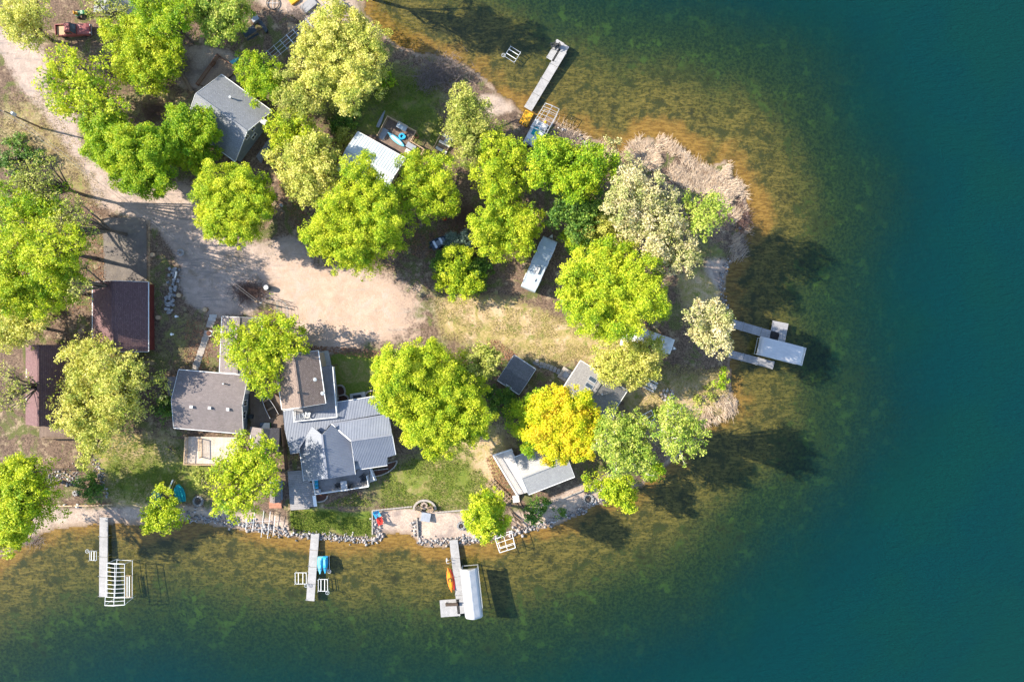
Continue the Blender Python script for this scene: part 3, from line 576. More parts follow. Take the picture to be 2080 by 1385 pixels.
M = dict(
 roof_grey=shingle('grey_shingles', (.325, .335, .35), (.235, .245, .26), (.15, .155, .165)),
 roof_taupe=shingle('taupe_shingles', (.29, .245, .24), (.21, .175, .17), (.125, .11, .105)),
 roof_tan=shingle('tan_shingles', (.36, .28, .23), (.24, .18, .15), (.115, .088, .075)),
 roof_maroon=shingle('maroon_shingles', (.215, .135, .13), (.15, .085, .088), (.09, .055, .057), .22),
 roof_dark=shingle('charcoal_shingles', (.24, .24, .25), (.165, .165, .175), (.10, .10, .11)),
 roof_pale=shingle('pale_grey_shingles', (.50, .49, .47), (.38, .375, .365), (.26, .255, .25)),
 roof_east=shingle('ash_shingles', (.29, .28, .27), (.21, .205, .20), (.13, .125, .125)),
 metal_white=mk('white_roof_metal', (.55, .59, .61), (.44, .49, .51), .38, .0, .8, .05, .5),
 metal_blue=mk('blue_grey_roof_metal', (.22, .237, .275), (.18, .197, .236), .42, .15, .6, .05, .5),
 metal_gap=mk('roof_flashing', (.24, .25, .28), (.19, .20, .23), .4, .2, 1, .05, .5),
 side_white=siding('white_siding', (.74, .73, .70)), side_grey=siding('grey_siding', (.34, .36, .38)), side_red=siding('dark_red_siding', (.16, .035, .03)),
 side_tan=siding('tan_siding', (.45, .38, .30)), side_brown=siding('brown_siding', (.17, .11, .08)), side_blue=siding('slate_siding', (.22, .27, .32)),
 trim=mk('white_trim', (.80, .80, .78), (.68, .68, .67), .5, 0, 2, .05), glass=mk('window_glass', (.02, .03, .04), (.035, .05, .06), .12, 0, 1, 0, .6),
 deck_tan=planks('tan_deck_boards', (.36, .25, .17), (.29, .20, .14), (.20, .14, .10)), deck_brown=planks('brown_deck_boards', (.16, .115, .09), (.21, .15, .115), (.10, .07, .055)),
 deck_pale=planks('bleached_deck_boards', (.60, .51, .42), (.50, .42, .345), (.36, .29, .23)), deck_white=planks('pale_painted_boards', (.70, .65, .60), (.60, .56, .52), (.46, .42, .38)),
 deck_grey=planks('grey_composite_boards', (.31, .29, .285), (.26, .245, .24), (.20, .185, .18)), dock_white=planks('white_dock_panels', (.35, .34, .335), (.31, .30, .295), (.235, .23, .225)),
 dock_grey=planks('grey_dock_planks', (.30, .295, .30), (.25, .245, .25), (.19, .185, .19)),
 wood=mk('weathered_timber', (.30, .21, .14), (.17, .115, .075), .85, 0, 3, .3), wood_dark=mk('dark_timber', (.10, .07, .05), (.06, .042, .03), .85, 0, 3, .3),
 wood_light=mk('fresh_lumber', (.50, .36, .22), (.38, .26, .155), .8, 0, 3, .2), wood_rust=mk('rusty_red_timber', (.24, .115, .07), (.15, .075, .05), .85, 0, 3, .3),
 alu=mk('aluminium', (.70, .71, .72), (.56, .57, .58), .38, .55, 4, .05, .5), steel=mk('galvanised_steel', (.46, .49, .50), (.34, .37, .38), .42, .5, 4, .08, .5),
 vinyl=mk('white_vinyl_canopy', (.50, .50, .50), (.44, .44, .445), .55, 0, 1.2, .08, .35), concrete=mk('concrete', (.47, .45, .42), (.36, .345, .325), .9, 0, 1.2, .2, .2),
 kerb=mk('pale_kerb_block', (.37, .33, .29), (.28, .25, .22), .9, 0, 2, .2, .2), stone=mk('field_stone', (.40, .38, .37), (.21, .20, .20), .9, 0, 1.6, .4, .2),
 stone_warm=mk('tan_stone', (.46, .36, .29), (.28, .22, .18), .9, 0, 1.6, .4, .2), paver=mk('grey_paver', (.27, .265, .26), (.18, .175, .175), .9, 0, 2, .3, .2),
 mulch=mk('red_brown_mulch', (.13, .065, .045), (.06, .032, .024), .95, 0, 9, .8, .1), black=mk('black_plastic', (.02, .022, .025), (.035, .038, .04), .5, 0, 3, .1),
 blue=mk('sky_blue_plastic', (.03, .36, .62), (.02, .28, .52), .4, 0, 2, .03, .4), cyan=mk('pale_cyan_plastic', (.20, .58, .72), (.14, .48, .64), .4, 0, 1, .03, .4), teal=mk('teal_plastic', (.0, .30, .36), (.0, .235, .30), .45, 0, 2, .05, .4),
 red=mk('red_plastic', (.55, .035, .02), (.42, .025, .02), .4, 0, 2, .03, .4), orange=mk('orange_plastic', (.75, .20, .012), (.62, .15, .01), .4, 0, 2, .03, .4), yellow=mk('yellow_plastic', (.72, .36, .01), (.60, .28, .01), .45, 0, 2, .05, .4),
 maroon_paint=mk('faded_maroon_paint', (.30, .075, .07), (.22, .05, .052), .4, .1, 1.2, .05, .5), green_paint=mk('green_paint', (.02, .16, .05), (.015, .11, .035), .4, 0, 2, .05, .5), rubber=mk('tyre_rubber', (.025, .025, .025), (.04, .04, .04), .9, 0, 4, .2),
 grey_paint=mk('grey_paint', (.30, .32, .35), (.22, .24, .27), .55, .1, 1.5, .1, .4), navy=mk('navy_hull_paint', (.05, .07, .10), (.035, .05, .07), .4, .2, 2, .05, .5), cloth=mk('light_grey_cloth', (.52, .52, .52), (.42, .42, .43), .9, 0, 3, .1, .2),
 camper=mk('grey_camper_skin', (.46, .52, .55), (.34, .39, .42), .5, .15, .7, .06, .4), camper_white=mk('white_camper_skin', (.68, .69, .69), (.54, .56, .57), .5, .05, .8, .05, .4), terracotta=mk('terracotta', (.45, .19, .10), (.33, .13, .07), .85, 0, 3, .2), ash=mk('wood_ash', (.06, .055, .05), (.16, .15, .14), .95, 0, 5, .5, .1),
 brick=mk('orange_brick', (.42, .20, .13), (.30, .14, .09), .9, 0, 3, .3), rope=mk('cable', (.30, .28, .27), (.22, .21, .20), .7, 0, 5, .1), twig=mk('bare_twigs', (.30, .24, .21), (.18, .135, .115), .9, 0, 3, .2), twig_red=mk('dark_red_brush', (.20, .12, .095), (.11, .065, .055), .9, 0, 3, .2),
 reed=planks('dry_reeds', (.66, .53, .39), (.43, .31, .21), (.23, .155, .10), .9), leaf_dry=planks('dry_leaves', (.33, .17, .09), (.24, .12, .07), (.14, .075, .05), .9),
)
CAMP = Vector((0, 0, H))
class Plane:
    """roof plane through three photograph points of known height"""
    def __init__(s, a, b, c):
        a, b, c = P(*a), P(*b), P(*c); s.o = a; s.n = (b-a).cross(c-a).normalized()
        if s.n.z < 0: s.n = -s.n
    def hit(s, px, py):
        d = P(px, py, 0) - CAMP; t = (s.o - CAMP).dot(s.n)/d.dot(s.n); return CAMP + d*t
def seg_clip(poly, o, d):
    """parts of the line o+t*d inside a 2-D polygon: list of (t0, t1)"""
    ts = []; n = len(poly)
    for i in range(n):
        a, b = poly[i], poly[(i+1) % n]; ex, ey = b[0]-a[0], b[1]-a[1]; den = d[0]*ey - d[1]*ex
        if abs(den) < 1e-9: continue
        t = ((a[0]-o[0])*ey - (a[1]-o[1])*ex)/den; u = ((a[0]-o[0])*d[1] - (a[1]-o[1])*d[0])/den
        if 0 <= u < 1: ts.append(t)
    ts.sort(); return [(ts[i], ts[i+1]) for i in range(0, len(ts)-1, 2)]
def roof_plane(root, name, mat, pts, pl, th=.16, rib=0, ribh=.045):
    top = [to_local(root, pl.hit(*q)) for q in pts]; mb = MB().slab(top, th)
    if rib:
        c, s_ = math.cos(-root.rotation_euler.z), math.sin(-root.rotation_euler.z); n = Vector((c*pl.n.x - s_*pl.n.y, s_*pl.n.x + c*pl.n.y, pl.n.z))
        dn = Vector((n.x, n.y)).normalized(); ac = Vector((-dn.y, dn.x)); p2 = [(v.x, v.y) for v in top]; z0 = top[0]
        zat = lambda x, y: z0.z - (n.x*(x-z0.x) + n.y*(y-z0.y))/n.z
        k = [ac.dot(Vector(q)) for q in p2]; v = min(k) + rib*.5
        while v < max(k):
            o = ac*v
            for t0, t1 in seg_clip(p2, o, dn):
                if t1-t0 > .3: a, b = o+dn*(t0+.02), o+dn*(t1-.02); mb.bar((a.x, a.y, zat(a.x, a.y)+ribh*.4), (b.x, b.y, zat(b.x, b.y)+ribh*.4), .05, ribh, n)
            v += rib
    return mb.build(name, mat, root)
def window(root, c, ang, wd=1.0, ht=1.0, name='window'):
    """framed window set on a wall; ang = heading of its outward normal in the root frame"""
    Mx = Matrix.Rotation(ang, 3, 'Z'); c = Vector(c); mb = MB()
    for y, z, a, b in ((0, ht/2, wd+.16, .1), (0, -ht/2, wd+.16, .1), (wd/2+.03, 0, .1, ht), (-wd/2-.03, 0, .1, ht), (0, 0, .05, ht)):
        mb.box(c + Mx @ Vector((.05, y, z)), (.12, a, b), M=Mx)
    f = mb.build(name, M['trim'], root)
    MB().box(c + Mx @ Vector((.015, 0, 0)), (.03, wd, ht), M=Mx).build('pane', M['glass'], f); return f
def door(root, c, ang, wd=.95, ht=2.05, mat='trim'):
    Mx = Matrix.Rotation(ang, 3, 'Z'); c = Vector(c)
    d = MB().box(c + Mx @ Vector((.04, 0, ht/2)), (.1, wd, ht), M=Mx).build('door', M[mat], root)
    MB().box(c + Mx @ Vector((.12, wd*.38, 1.0)), (.06, .1, .06), M=Mx).build('handle', M['alu'], d); return d
def frame3(a, b, c, z):
    a, b, c = P(*a, z), P(*b, z), P(*c, z); u = (b-a); u.z = 0; Lx = u.length; u.normalize(); v = Vector((-u.y, u.x, 0))
    s_ = (c-b).dot(v); ctr = (a+b)/2 + v*s_/2
    return ctr, Lx, abs(s_), math.atan2(u.y, u.x)
def gable(name, label, cat, a, b, c, ez, rise, roof, wall, oh=.35, rib=0, group=None, eave_trim=True, wins=(), doors=(), th=.14):
    """house from three traced eave corners: a-b runs along the ridge, b-c across it"""
    ctr, L, W, rz = frame3(a, b, c, ez); g = gz(ctr.x, ctr.y); root = thing(name, label, cat, (ctr.x, ctr.y, g), rz, group)
    e = ez-g; hl, hw = L/2, W/2; wl, ww = hl-oh, hw-oh; sl = rise/hw; pk = e+rise
    wmb = MB(); zt = e + sl*oh - th - .02
    sec = lambda x: [(x, -ww, -.3), (x, ww, -.3), (x, ww, zt), (x, 0, pk-th-.03), (x, -ww, zt)]
    wmb.hull([sec(-wl), sec(wl)]).build('wall', M[wall], root)
    for sg in (1, -1):
        mb = MB().slab([(-hl, 0, pk), (hl, 0, pk), (hl, sg*hw, e), (-hl, sg*hw, e)], th)
        if rib:
            x = -hl + rib*.5
            while x < hl:
                mb.bar((x, sg*.04, pk-sl*.04+.02), (x, sg*(hw-.02), e+sl*.02+.02), .045, .045, (0, sg*sl, 1)); x += rib
        mb.build('roof_slope', M[roof], root)
    MB().bar((-hl, 0, pk+.015), (hl, 0, pk+.015), .26, .07).build('ridge_cap', M[roof], root)
    if eave_trim:
        for sg in (1, -1): MB().box((0, sg*(hw+.05), e-.07), (L+.02, .1, .13)).build('gutter', M['trim'], root)
        for sx in (1, -1):
            mb = MB()
            for sg in (1, -1): mb.bar((sx*(hl+.03), 0, pk-.06), (sx*(hl+.03), sg*hw, e-.06), .05, .18)
            mb.build('rake_board', M['trim'], root)
    for side, t, z, wd, ht in wins:       # side 'e','w' = +x/-x gable ends, 'n','s' = +y/-y
        p, an = {'e': ((wl, t*ww, z), 0), 'w': ((-wl, t*ww, z), math.pi), 'n': ((t*wl, ww, z), math.pi/2), 's': ((t*wl, -ww, z), -math.pi/2)}[side]
        window(root, p, an, wd, ht)
    for side, t in doors:
        p, an = {'e': ((wl, t*ww, 0), 0), 'w': ((-wl, t*ww, 0), math.pi), 'n': ((t*wl, ww, 0), math.pi/2), 's': ((t*wl, -ww, 0), -math.pi/2)}[side]
        door(root, p, an)
    root['dims'] = (hl, hw, e, pk); return root
def on_roof(root, px, py, sz=1):
    """point on a gable's roof under a photograph pixel"""
    hl, hw, e, pk = root['dims']; p = None
    z = root.location.z + e + .5
    for _ in range(6):
        q = to_local(root, P(px, py, z)); zz = pk - (pk-e)*abs(q.y)/hw; z = root.location.z + zz
    q.z = zz; return q
def deck(root, poly, z, along, bw=.15, mat='deck_tan', rail=None, railmat='trim', gap=.015, posts=True, rail_h=1.0, name='deck_boards'):
    """boards clipped to a traced outline; rail = list of traced polylines"""
    W_ = [P(*q, z) for q in poly]; top = [to_local(root, q) for q in W_]; p2 = [(v.x, v.y) for v in top]; zl = top[0].z
    a, b = to_local(root, P(*along[0], z)), to_local(root, P(*along[1], z)); d = Vector((b.x-a.x, b.y-a.y)).normalized(); ac = Vector((-d.y, d.x))
    k = [ac.dot(Vector(q)) for q in p2]; v = min(k) + bw/2; mb = MB()
    while v < max(k):
        for t0, t1 in seg_clip(p2, ac*v, d):
            if t1-t0 > .1: q0, q1 = ac*v + d*t0, ac*v + d*t1; mb.bar((q0.x, q0.y, zl-.02), (q1.x, q1.y, zl-.02), bw-gap, .04)
        v += bw
    mb.build(name, M[mat], root, kind='stuff')
    mb = MB(); n = len(top)
    for i in range(n): mb.bar(top[i]-Vector((0, 0, .16)), top[(i+1) % n]-Vector((0, 0, .16)), .08, .22)
    if posts:
        for q in top:
            if zl > .35: mb.box((q.x, q.y, zl/2-.35), (.14, .14, zl))
    mb.build('deck_frame', M['wood_dark'], root)
    for pl in rail or []:
        q = [to_local(root, P(*r, z + rail_h)) for r in pl]; mb = MB(); q = [Vector((v.x, v.y, zl)) for v in q]
        for i, (s0, s1) in enumerate(zip(q, q[1:])):
            mb.bar(s0+Vector((0, 0, rail_h)), s1+Vector((0, 0, rail_h)), .12, .06); mb.bar(s0+Vector((0, 0, .12)), s1+Vector((0, 0, .12)), .06, .05)
            m = max(2, int((s1-s0).length/.14))
            for j in range(m+1):
                c_ = s0 + (s1-s0)*j/m; mb.box((c_.x, c_.y, zl+rail_h/2), (.035, .035, rail_h))
        for s0 in q: mb.box((s0.x, s0.y, zl+rail_h/2), (.13, .13, rail_h+.1))
        mb.build('railing', M[railmat], root)
def walls_px(root, name, mat, pts, z0, z1):
    return MB().prism([tuple(to_local(root, P(*q, z1))[:2]) for q in pts], z0, z1-root.location.z).build(name, M[mat], root)
def steps(root, a, b, wd, z0, z1, n, mat='deck_tan'):
    """flight from traced point a (height z0) to b (height z1)"""
    a, b = to_local(root, P(*a, z0)), to_local(root, P(*b, z1))
    d = Vector((b.x-a.x, b.y-a.y, 0)); L = d.length; d.normalize(); sd_ = Vector((-d.y, d.x, 0)); rzz = math.atan2(d.y, d.x)
    for i in range(n):
        c = a + (b-a)*(i+.5)/n; MB().box((c.x, c.y, c.z-.03), (L/n*.9, wd, .06), rz=rzz).build('tread', M[mat], root)
    mb = MB()
    for sg in (1, -1): mb.bar(a+sd_*sg*wd/2-Vector((0, 0, .12)), b+sd_*sg*wd/2-Vector((0, 0, .12)), .06, .24)
    mb.build('stringer', M['wood_dark'], root)

# ------------------------------------------------------------------ buildings
h1 = gable('house', 'grey shingle house with three small windows in its end wall and a brick chimney', 'house', (450,152), (552,226), (491,338), 3.4, 2.6, 'roof_grey', 'side_blue', .3, group='houses and cabins on the point', doors=[('s', .5)],
  wins=[('e', -.15, 3.3, .7, .9), ('e', .2, 3.3, .7, .9), ('e', .02, 1.6, 1.0, .9), ('s', -.3, 1.5, 1.2, 1.0)])
q = on_roof(h1, 541, 252); ch = MB().box((q.x, q.y, q.z+.2), (.7, .7, 1.7)).build('chimney', M['stone_warm'], h1); MB().box((q.x, q.y, q.z+1.1), (.85, .85, .12)).build('chimney_cap', M['concrete'], ch)
roof_plane(h1, 'porch_roof', M['roof_dark'], [(520,318),(556,268),(548,300),(530,332)], Plane((520,318,2.6),(556,268,2.6),(530,332,2.2)), .12)
roof_plane(h1, 'side_roof', M['roof_grey'], [(428,168),(399,204),(414,262),(436,240),(440,190)], Plane((428,168,3.25),(399,204,2.7),(414,262,2.7)), .14)
q = on_roof(h1, 470, 200); MB().lathe([(.12, 0), (.12, .5), (.2, .52), (.2, .6)], q, 10).build('roof_vent', M['steel'], h1)
dk = thing('wooden_deck', 'rust brown wooden deck on the upper end of the grey shingle house', 'deck', G(438,150), 0, 'raised decks')
deck(dk, [(398,170),(441,110),(482,140),(440,184)], 1.7, ((398,170),(441,110)), .15, 'deck_tan', [[(398,170),(441,110),(482,140)]], 'wood_rust')
MB().box(to_local(dk, P(432,130,1.9)), (.9, .5, .5), .9).build('bench', M['wood_rust'], dk)

h2 = gable('cabin', 'cabin with white metal roof half hidden under two lime trees', 'house', (727,268), (824,322), (787,402), 3.1, .9, 'metal_white', 'side_tan', .3, rib=.45, group='houses and cabins on the point', doors=[('n', .2)], wins=[('n', -.5, 1.5, 1.1, .9), ('s', 0, 1.5, 1.4, 1.0), ('s', .6, 1.5, .9, .9)])
d2 = thing('wooden_deck', 'dark brown deck with blue paddleboard on it behind the white metal roof', 'deck', G(800,275), 0, 'raised decks')
deck(d2, [(767,275),(788,237),(845,267),(834,287),(861,303),(853,318),(828,322),(742,274)], 1.3, ((767,275),(845,320)), .15, 'deck_brown', [[(766,275),(787,236),(845,267),(834,287),(861,303),(853,318)]], 'wood_light')

h3 = gable('garage', 'maroon garage at the end of the concrete drive with red wall showing', 'garage', (301,573), (301,714), (188,714), 3.6, 2.1, 'roof_maroon', 'side_red', .25, group='garages and sheds', doors=[('s', .6)], wins=[('s', 0, 1.5, .9, .8), ('w', 0, 1.6, 1.1, .9)])
h4 = gable('house', 'maroon roofed house at the left edge below the maroon garage', 'house', (150,700), (150,862), (52,862), 3.0, 2.6, 'roof_maroon', 'side_brown', .3, group='houses and cabins on the point', eave_trim=False, doors=[('e', .2)], wins=[('s', -.3, 1.5, 1.2, 1), ('s', .4, 1.5, 1.2, 1), ('e', -.4, 1.5, 1.3, 1.1)])
d4 = thing('wooden_deck', 'brown plank deck below the maroon roofed house at the left edge', 'deck', G(115,875), 0, 'raised decks')
deck(d4, [(80,860),(152,860),(152,890),(80,890)], 1.5, ((80,860),(80,890)), .15, 'deck_brown', [[(80,890),(152,890)]], 'wood')
h5 = gable('house', 'taupe shingle house with three white roof vents in a row', 'house', (363,751), (504,763), (498,881), 3.3, 1.5, 'roof_taupe', 'side_blue', .35, group='houses and cabins on the point', doors=[('e', .5)], wins=[('e', .05, 1.7, .8, 1.4), ('e', -.4, 1.7, 1.1, 1.2), ('s', .3, 1.5, 1.4, 1), ('s', -.4, 1.5, 1.4, 1), ('e', 0, 3.2, .5, .8)])
for vx, vy in ((390,826),(427,828),(464,831)):
    q = on_roof(h5, vx, vy); MB().box((q.x, q.y, q.z+.16), (.42, .42, .32)).build('roof_vent', M['trim'], h5)
q = on_roof(h5, 456, 779); MB().lathe([(.09, -.1), (.09, .5), (.14, .52), (.14, .6)], q, 8).build('vent_pipe', M['steel'], h5)
roof_plane(h5, 'side_roof', M['roof_taupe'], [(340,766),(366,764),(372,820),(352,820),(352,809),(341,801)], Plane((340,766,3.0),(372,764,3.25),(352,820,3.05)), .15)
h5b = gable('garage', 'grey garage with white eave trim under the spreading lime tree', 'garage', (451,643), (446,756), (527,760), 2.8, 1.0, 'roof_taupe', 'side_white', .25, group='garages and sheds', doors=[('w', .2)], wins=[('n', .2, 1.5, .9, .8)])
h5c = gable('gazebo', 'small taupe roofed porch building between the two big houses', 'shed', (568,869), (566,917), (506,916), 2.7, 1.3, 'roof_taupe', 'side_blue', .3, group='garages and sheds', eave_trim=False, wins=[('s', 0, 1.5, 1.0, .8)])
d5 = thing('wooden_deck', 'brown deck beside the taupe shingle house with the rowboat on it', 'deck', G(540,835), 0, 'raised decks')
deck(d5, [(506,790),(532,782),(574,812),(576,868),(510,870)], 1.5, ((530,782),(528,868)), .15, 'deck_brown')
d5b = thing('wooden_deck', 'sunlit bleached plank deck below the taupe shingle house', 'deck', G(430,912), 0, 'raised decks')
deck(d5b, [(376,886),(482,888),(500,945),(373,943)], 1.5, ((376,886),(373,943)), .15, 'deck_pale', [[(376,888),(373,943),(480,946)], [(403,892),(404,930)]], 'wood_light')

h6 = gable('garage', 'tan shingle garage with upper deck and white railing round two sides', 'garage', (646,712), (661,819), (573,832), 5.8, 1.5, 'roof_tan', 'side_tan', .3, group='garages and sheds', eave_trim=True, doors=[('n', .1)], wins=[('n', -.4, 3.6, 1.0, .9), ('e', -.3, 3.4, 1.2, 1.0)])
q = on_roof(h6, 607, 797); MB().lathe([(.16, -.1), (.16, .22), (.2, .25)], q, 10).build('roof_vent', M['black'], h6)
for vx, vy in ((643,770),(658,798)):
    q = on_roof(h6, vx, vy); mb = MB().lathe([(.06, -.1), (.06, .8)], q, 8); mb.lathe([(.32, .8), (.28, .86), (.05, .88)], q, 10).build('chimney_pipe', M['steel'], h6)
d6 = thing('upper_deck', 'upper deck with white railing wrapped round the tan shingle garage', 'deck', G(650,835), 0, 'raised decks')
deck(d6, [(648,746),(676,742),(683,846),(598,854),(597,830),(656,822)], 3.8, ((648,746),(656,822)), .15, 'deck_grey', [[(676,746),(684,847),(597,856),(596,836)]], 'trim')
sl = MB().prism([tuple(P(*p, 1)[:2]) for p in ((645,714),(668,712),(674,742),(650,746))], .4, gz(*P(660,725,1)[:2])+.16).build('concrete_landing', M['concrete']); tag(sl, 'pale concrete landing at the top right corner of the tan shingle garage', 'paving')

# main house: a low metal roof rising to two cross gables
h7 = thing('main_house', 'main house with blue grey ribbed metal roofs between the deck garage and the lawn', 'house', G(690,890), 0, 'houses and cabins on the point')
R1 = Plane((575,833,3.6), (763,804,3.6), (654,884,4.5)); W1 = Plane((654,883,5.9), (665,972,5.9), (612,930,4.0)); E1 = Plane((654,883,5.9), (665,972,5.9), (716,925,4.4))
N2 = Plane((713,895,5.7), (797,883,5.7), (730,852,4.4)); S2 = Plane((713,895,5.7), (797,883,5.7), (768,948,3.7))
roof_plane(h7, 'rear_roof', M['metal_blue'], [(575,834),(763,804),(789,838),(673,859),(654,882),(634,866),(608,909),(609,919),(590,922),(578,872)], R1, .16, .25)
roof_plane(h7, 'west_roof', M['metal_blue'], [(634,866),(654,883),(665,972),(617,977),(608,910)], W1, .16, .25)
roof_plane(h7, 'centre_roof', M['metal_blue'], [(654,883),(673,862),(713,894),(722,963),(665,972)], E1, .16, .25)
roof_plane(h7, 'north_roof', M['metal_blue'], [(673,861),(789,842),(797,883),(713,895)], N2, .16, .25)
roof_plane(h7, 'south_roof', M['metal_blue'], [(713,895),(797,883),(804,923),(786,929),(787,945),(732,953),(727,936),(719,936)], S2, .16, .25)
lc = lambda pl, px, py, dz=0: to_local(h7, pl.hit(px, py)) + Vector((0, 0, dz))
MB().bar(lc(E1,654,883,.03), lc(E1,665,972,.03), .28, .08).bar(lc(N2,713,895,.03), lc(N2,797,883,.03), .24, .08).bar(lc(N2,673,861,.04), lc(N2,713,895,.04), .2, .08).bar(lc(N2,673,861,.02), lc(N2,789,842,.02), .25, .12).bar(lc(R1,634,866,.06), lc(R1,608,909,.06), .22, .1).build('ridge_cap', M['metal_gap'], h7)
MB().bar(lc(S2,804,923,-.05), lc(S2,797,883,-.05), .07, .2).bar(lc(S2,732,953,-.05), lc(S2,787,945,-.05), .08, .2).bar(lc(E1,722,963,-.05), lc(E1,713,894,-.05), .06, .16).bar(lc(W1,617,977,-.04), lc(W1,608,910,-.04), .07, .16).bar(lc(R1,575,834,-.05), lc(R1,763,804,-.05), .08, .18).build('fascia', M['trim'], h7)
walls_px(h7, 'wall', 'side_grey', [(583,840),(758,812),(784,838),(797,922),(782,925),(783,940),(735,948),(716,958),(622,971),(612,915),(592,917)], 0, 3.4)
walls_px(h7, 'gable_wall', 'side_grey', [(680,864),(784,846),(797,918),(735,930),(715,905)], 1.5, 3.75)
walls_px(h7, 'gable_wall', 'side_grey', [(650,890),(672,870),(706,900),(712,955),(625,968),(618,915)], 1.5, 4.0)
for px, py, an, wd, ht in ((640,972,-1.45,1.6,1.5), (690,964,-1.45,1.8,1.9), (760,946,-1.42,1.6,1.2)): window(h7, to_local(h7, P(px, py, 2.0)), an, wd, ht)
d7 = thing('lake_deck', 'grey deck with white railing on the lake side of the main house', 'deck', G(690,985), 0, 'raised decks')
deck(d7, [(634,975),(722,962),(728,950),(752,948),(748,988),(640,1003)], 1.55, ((634,975),(722,962)), .15, 'deck_grey', [[(635,977),(640,1004),(748,988),(745,967)], [(752,952),(760,974)]], 'trim', rail_h=.95)
steps(d7, (757,978), (748,955), 1.5, 1.0, 1.5, 4, 'deck_white')
d7b = thing('paver_terrace', 'dark paved terrace left of the lake deck of the main house', 'paving', G(610,990), 0, 'paved areas')
deck(d7b, [(584,958),(612,954),(618,975),(636,980),(640,1030),(590,1036)], 1.1, ((584,958),(640,954)), .3, 'deck_grey', posts=False, name='paver_courses', gap=.02)
MB().bar(to_local(d7b, P(638,1006,1.5)), to_local(d7b, P(641,1028,1.4)), .5, .2).build('end_wall', M['trim'], d7b)
fn = thing('privacy_fence', 'dark board fence between the main house and the taupe porch building', 'fence', G(584,940), 0, 'fences')
def fence_run(root, pts, ht, mat, bw=.16, post=True, gap=.02):
    for a, b in zip(pts, pts[1:]):
        a, b = to_local(root, G(*a)), to_local(root, G(*b)); L = (b-a).length; n = max(1, int(L/bw)); d = (b-a)/n; rz_ = math.atan2(b.y-a.y, b.x-a.x)
        for i in range(n):
            c = a + d*(i+.5); MB().box((c.x, c.y, c.z+ht/2-.1+.02*rng.random()), (bw-gap, .03, ht), rz_).build('board', M[mat], root)
        mb = MB()
        for z in (.3, ht-.35): mb.bar(a+Vector((0, .04, z)), b+Vector((0, .04, z)), .05, .09)
        for c in (a, b): mb.box((c.x, c.y, c.z+ht/2), (.11, .11, ht+.1))
        mb.build('fence_frame', M[mat], root)
fence_run(fn, [(578,862),(582,905),(586,952)], 1.8, 'wood_dark')
fn2 = thing('post_fence', 'short dark post fence at the left end of the green lawn strip', 'fence', G(592,1050), 0, 'fences')
mb = MB()
for px, py in ((589,1036),(590,1048),(591,1060),(592,1072),(604,1074),(616,1077)):
    q = to_local(fn2, G(px, py)); MB().box((q.x, q.y, .6), (.1, .1, 1.5)).build('post', M['wood_dark'], fn2)
for a, b in (((589,1036),(592,1072)), ((592,1072),(616,1077))):
    for z in (.35, .75, 1.1): mb.bar(to_local(fn2, G(*a))+Vector((0, 0, z)), to_local(fn2, G(*b))+Vector((0, 0, z)), .05, .09)
mb.build('rail', M['wood_dark'], fn2)

h8 = gable('shed', 'charcoal shingle shed at the end of the stepping stone path', 'shed', (1044,721), (1088,750), (1047,796), 2.7, .7, 'roof_dark', 'side_grey', .25, group='garages and sheds', doors=[('e', 0)], wins=[('s', 0, 1.5, .9, .7)])
h9 = gable('house', 'ash grey house with two skylights and white gutters beside the golden maple', 'house', (1274,793), (1227,866), (1138,797), 3.3, 1.5, 'roof_east', 'side_grey', .3, group='houses and cabins on the point', doors=[('n', .3)], wins=[('n', -.3, 1.5, 1.2, 1), ('w', .2, 1.5, 1.2, 1), ('w', -.5, 1.5, .8, .9)])
for vx, vy in ((1204,771),(1197,784)):
    q = on_roof(h9, vx, vy); hl, hw, e, pk = h9['dims']; sg = 1 if q.y > 0 else -1; t = math.atan((pk-e)/hw)*-sg; Mx = Matrix.Rotation(t, 3, 'X')
    sk = MB().box(q + Vector((0, 0, .06)), (.75, 1.35, .14), M=Mx).build('skylight', M['grey_paint'], h9); MB().box(q + Mx @ Vector((0, 0, .14)), (.6, 1.2, .03), M=Mx).build('pane', M['glass'], sk)
q = on_roof(h9, 1222, 800); MB().lathe([(.08, -.1), (.08, .5), (.15, .52), (.15, .6)], q, 8).build('vent_pipe', M['steel'], h9)
h10 = gable('cabin', 'pale grey roofed cabin below the golden maple near the south shore', 'house', (1074,1004), (1167,968), (1137,893), 3.2, 1.4, 'roof_pale', 'side_white', .3, group='houses and cabins on the point', doors=[('w', .1)], wins=[('s', -.3, 1.5, 1.4, 1.1), ('s', .4, 1.5, 1.2, 1.1), ('n', 0, 1.5, 1.2, 1.0)])
d10 = thing('wooden_deck', 'white painted deck with railing at the left end of the pale grey cabin', 'deck', G(1035,965), 0, 'raised decks')
deck(d10, [(1001,925),(1039,912),(1060,950),(1076,998),(1050,1006)], 1.6, ((1001,925),(1050,1006)), .15, 'deck_white', [[(1039,913),(1001,925),(1050,1006)]], 'trim')
steps(d10, (1049,1020), (1047,1006), 1.1, .9, 1.5, 4, 'deck_white')
h12 = gable('shed', 'narrow grey plank shed by the shore left of the paved terrace', 'shed', (548,977), (548,1020), (570,1018), 2.3, .5, 'roof_taupe', 'side_blue', .15, group='garages and sheds', doors=[('w', 0)], eave_trim=False)
st = thing('brick_steps', 'low orange brick steps below the narrow shed by the shore', 'steps', G(560,1026), 0)
for i in range(2): MB().box((0, .4-i*.55, .15-.12*i), (2.0, .55, .3)).build('step', M['brick'], st)
MB().box((.95, .8, .3), (.35, 1.5, .8)).build('side_wall', M['brick'], st)
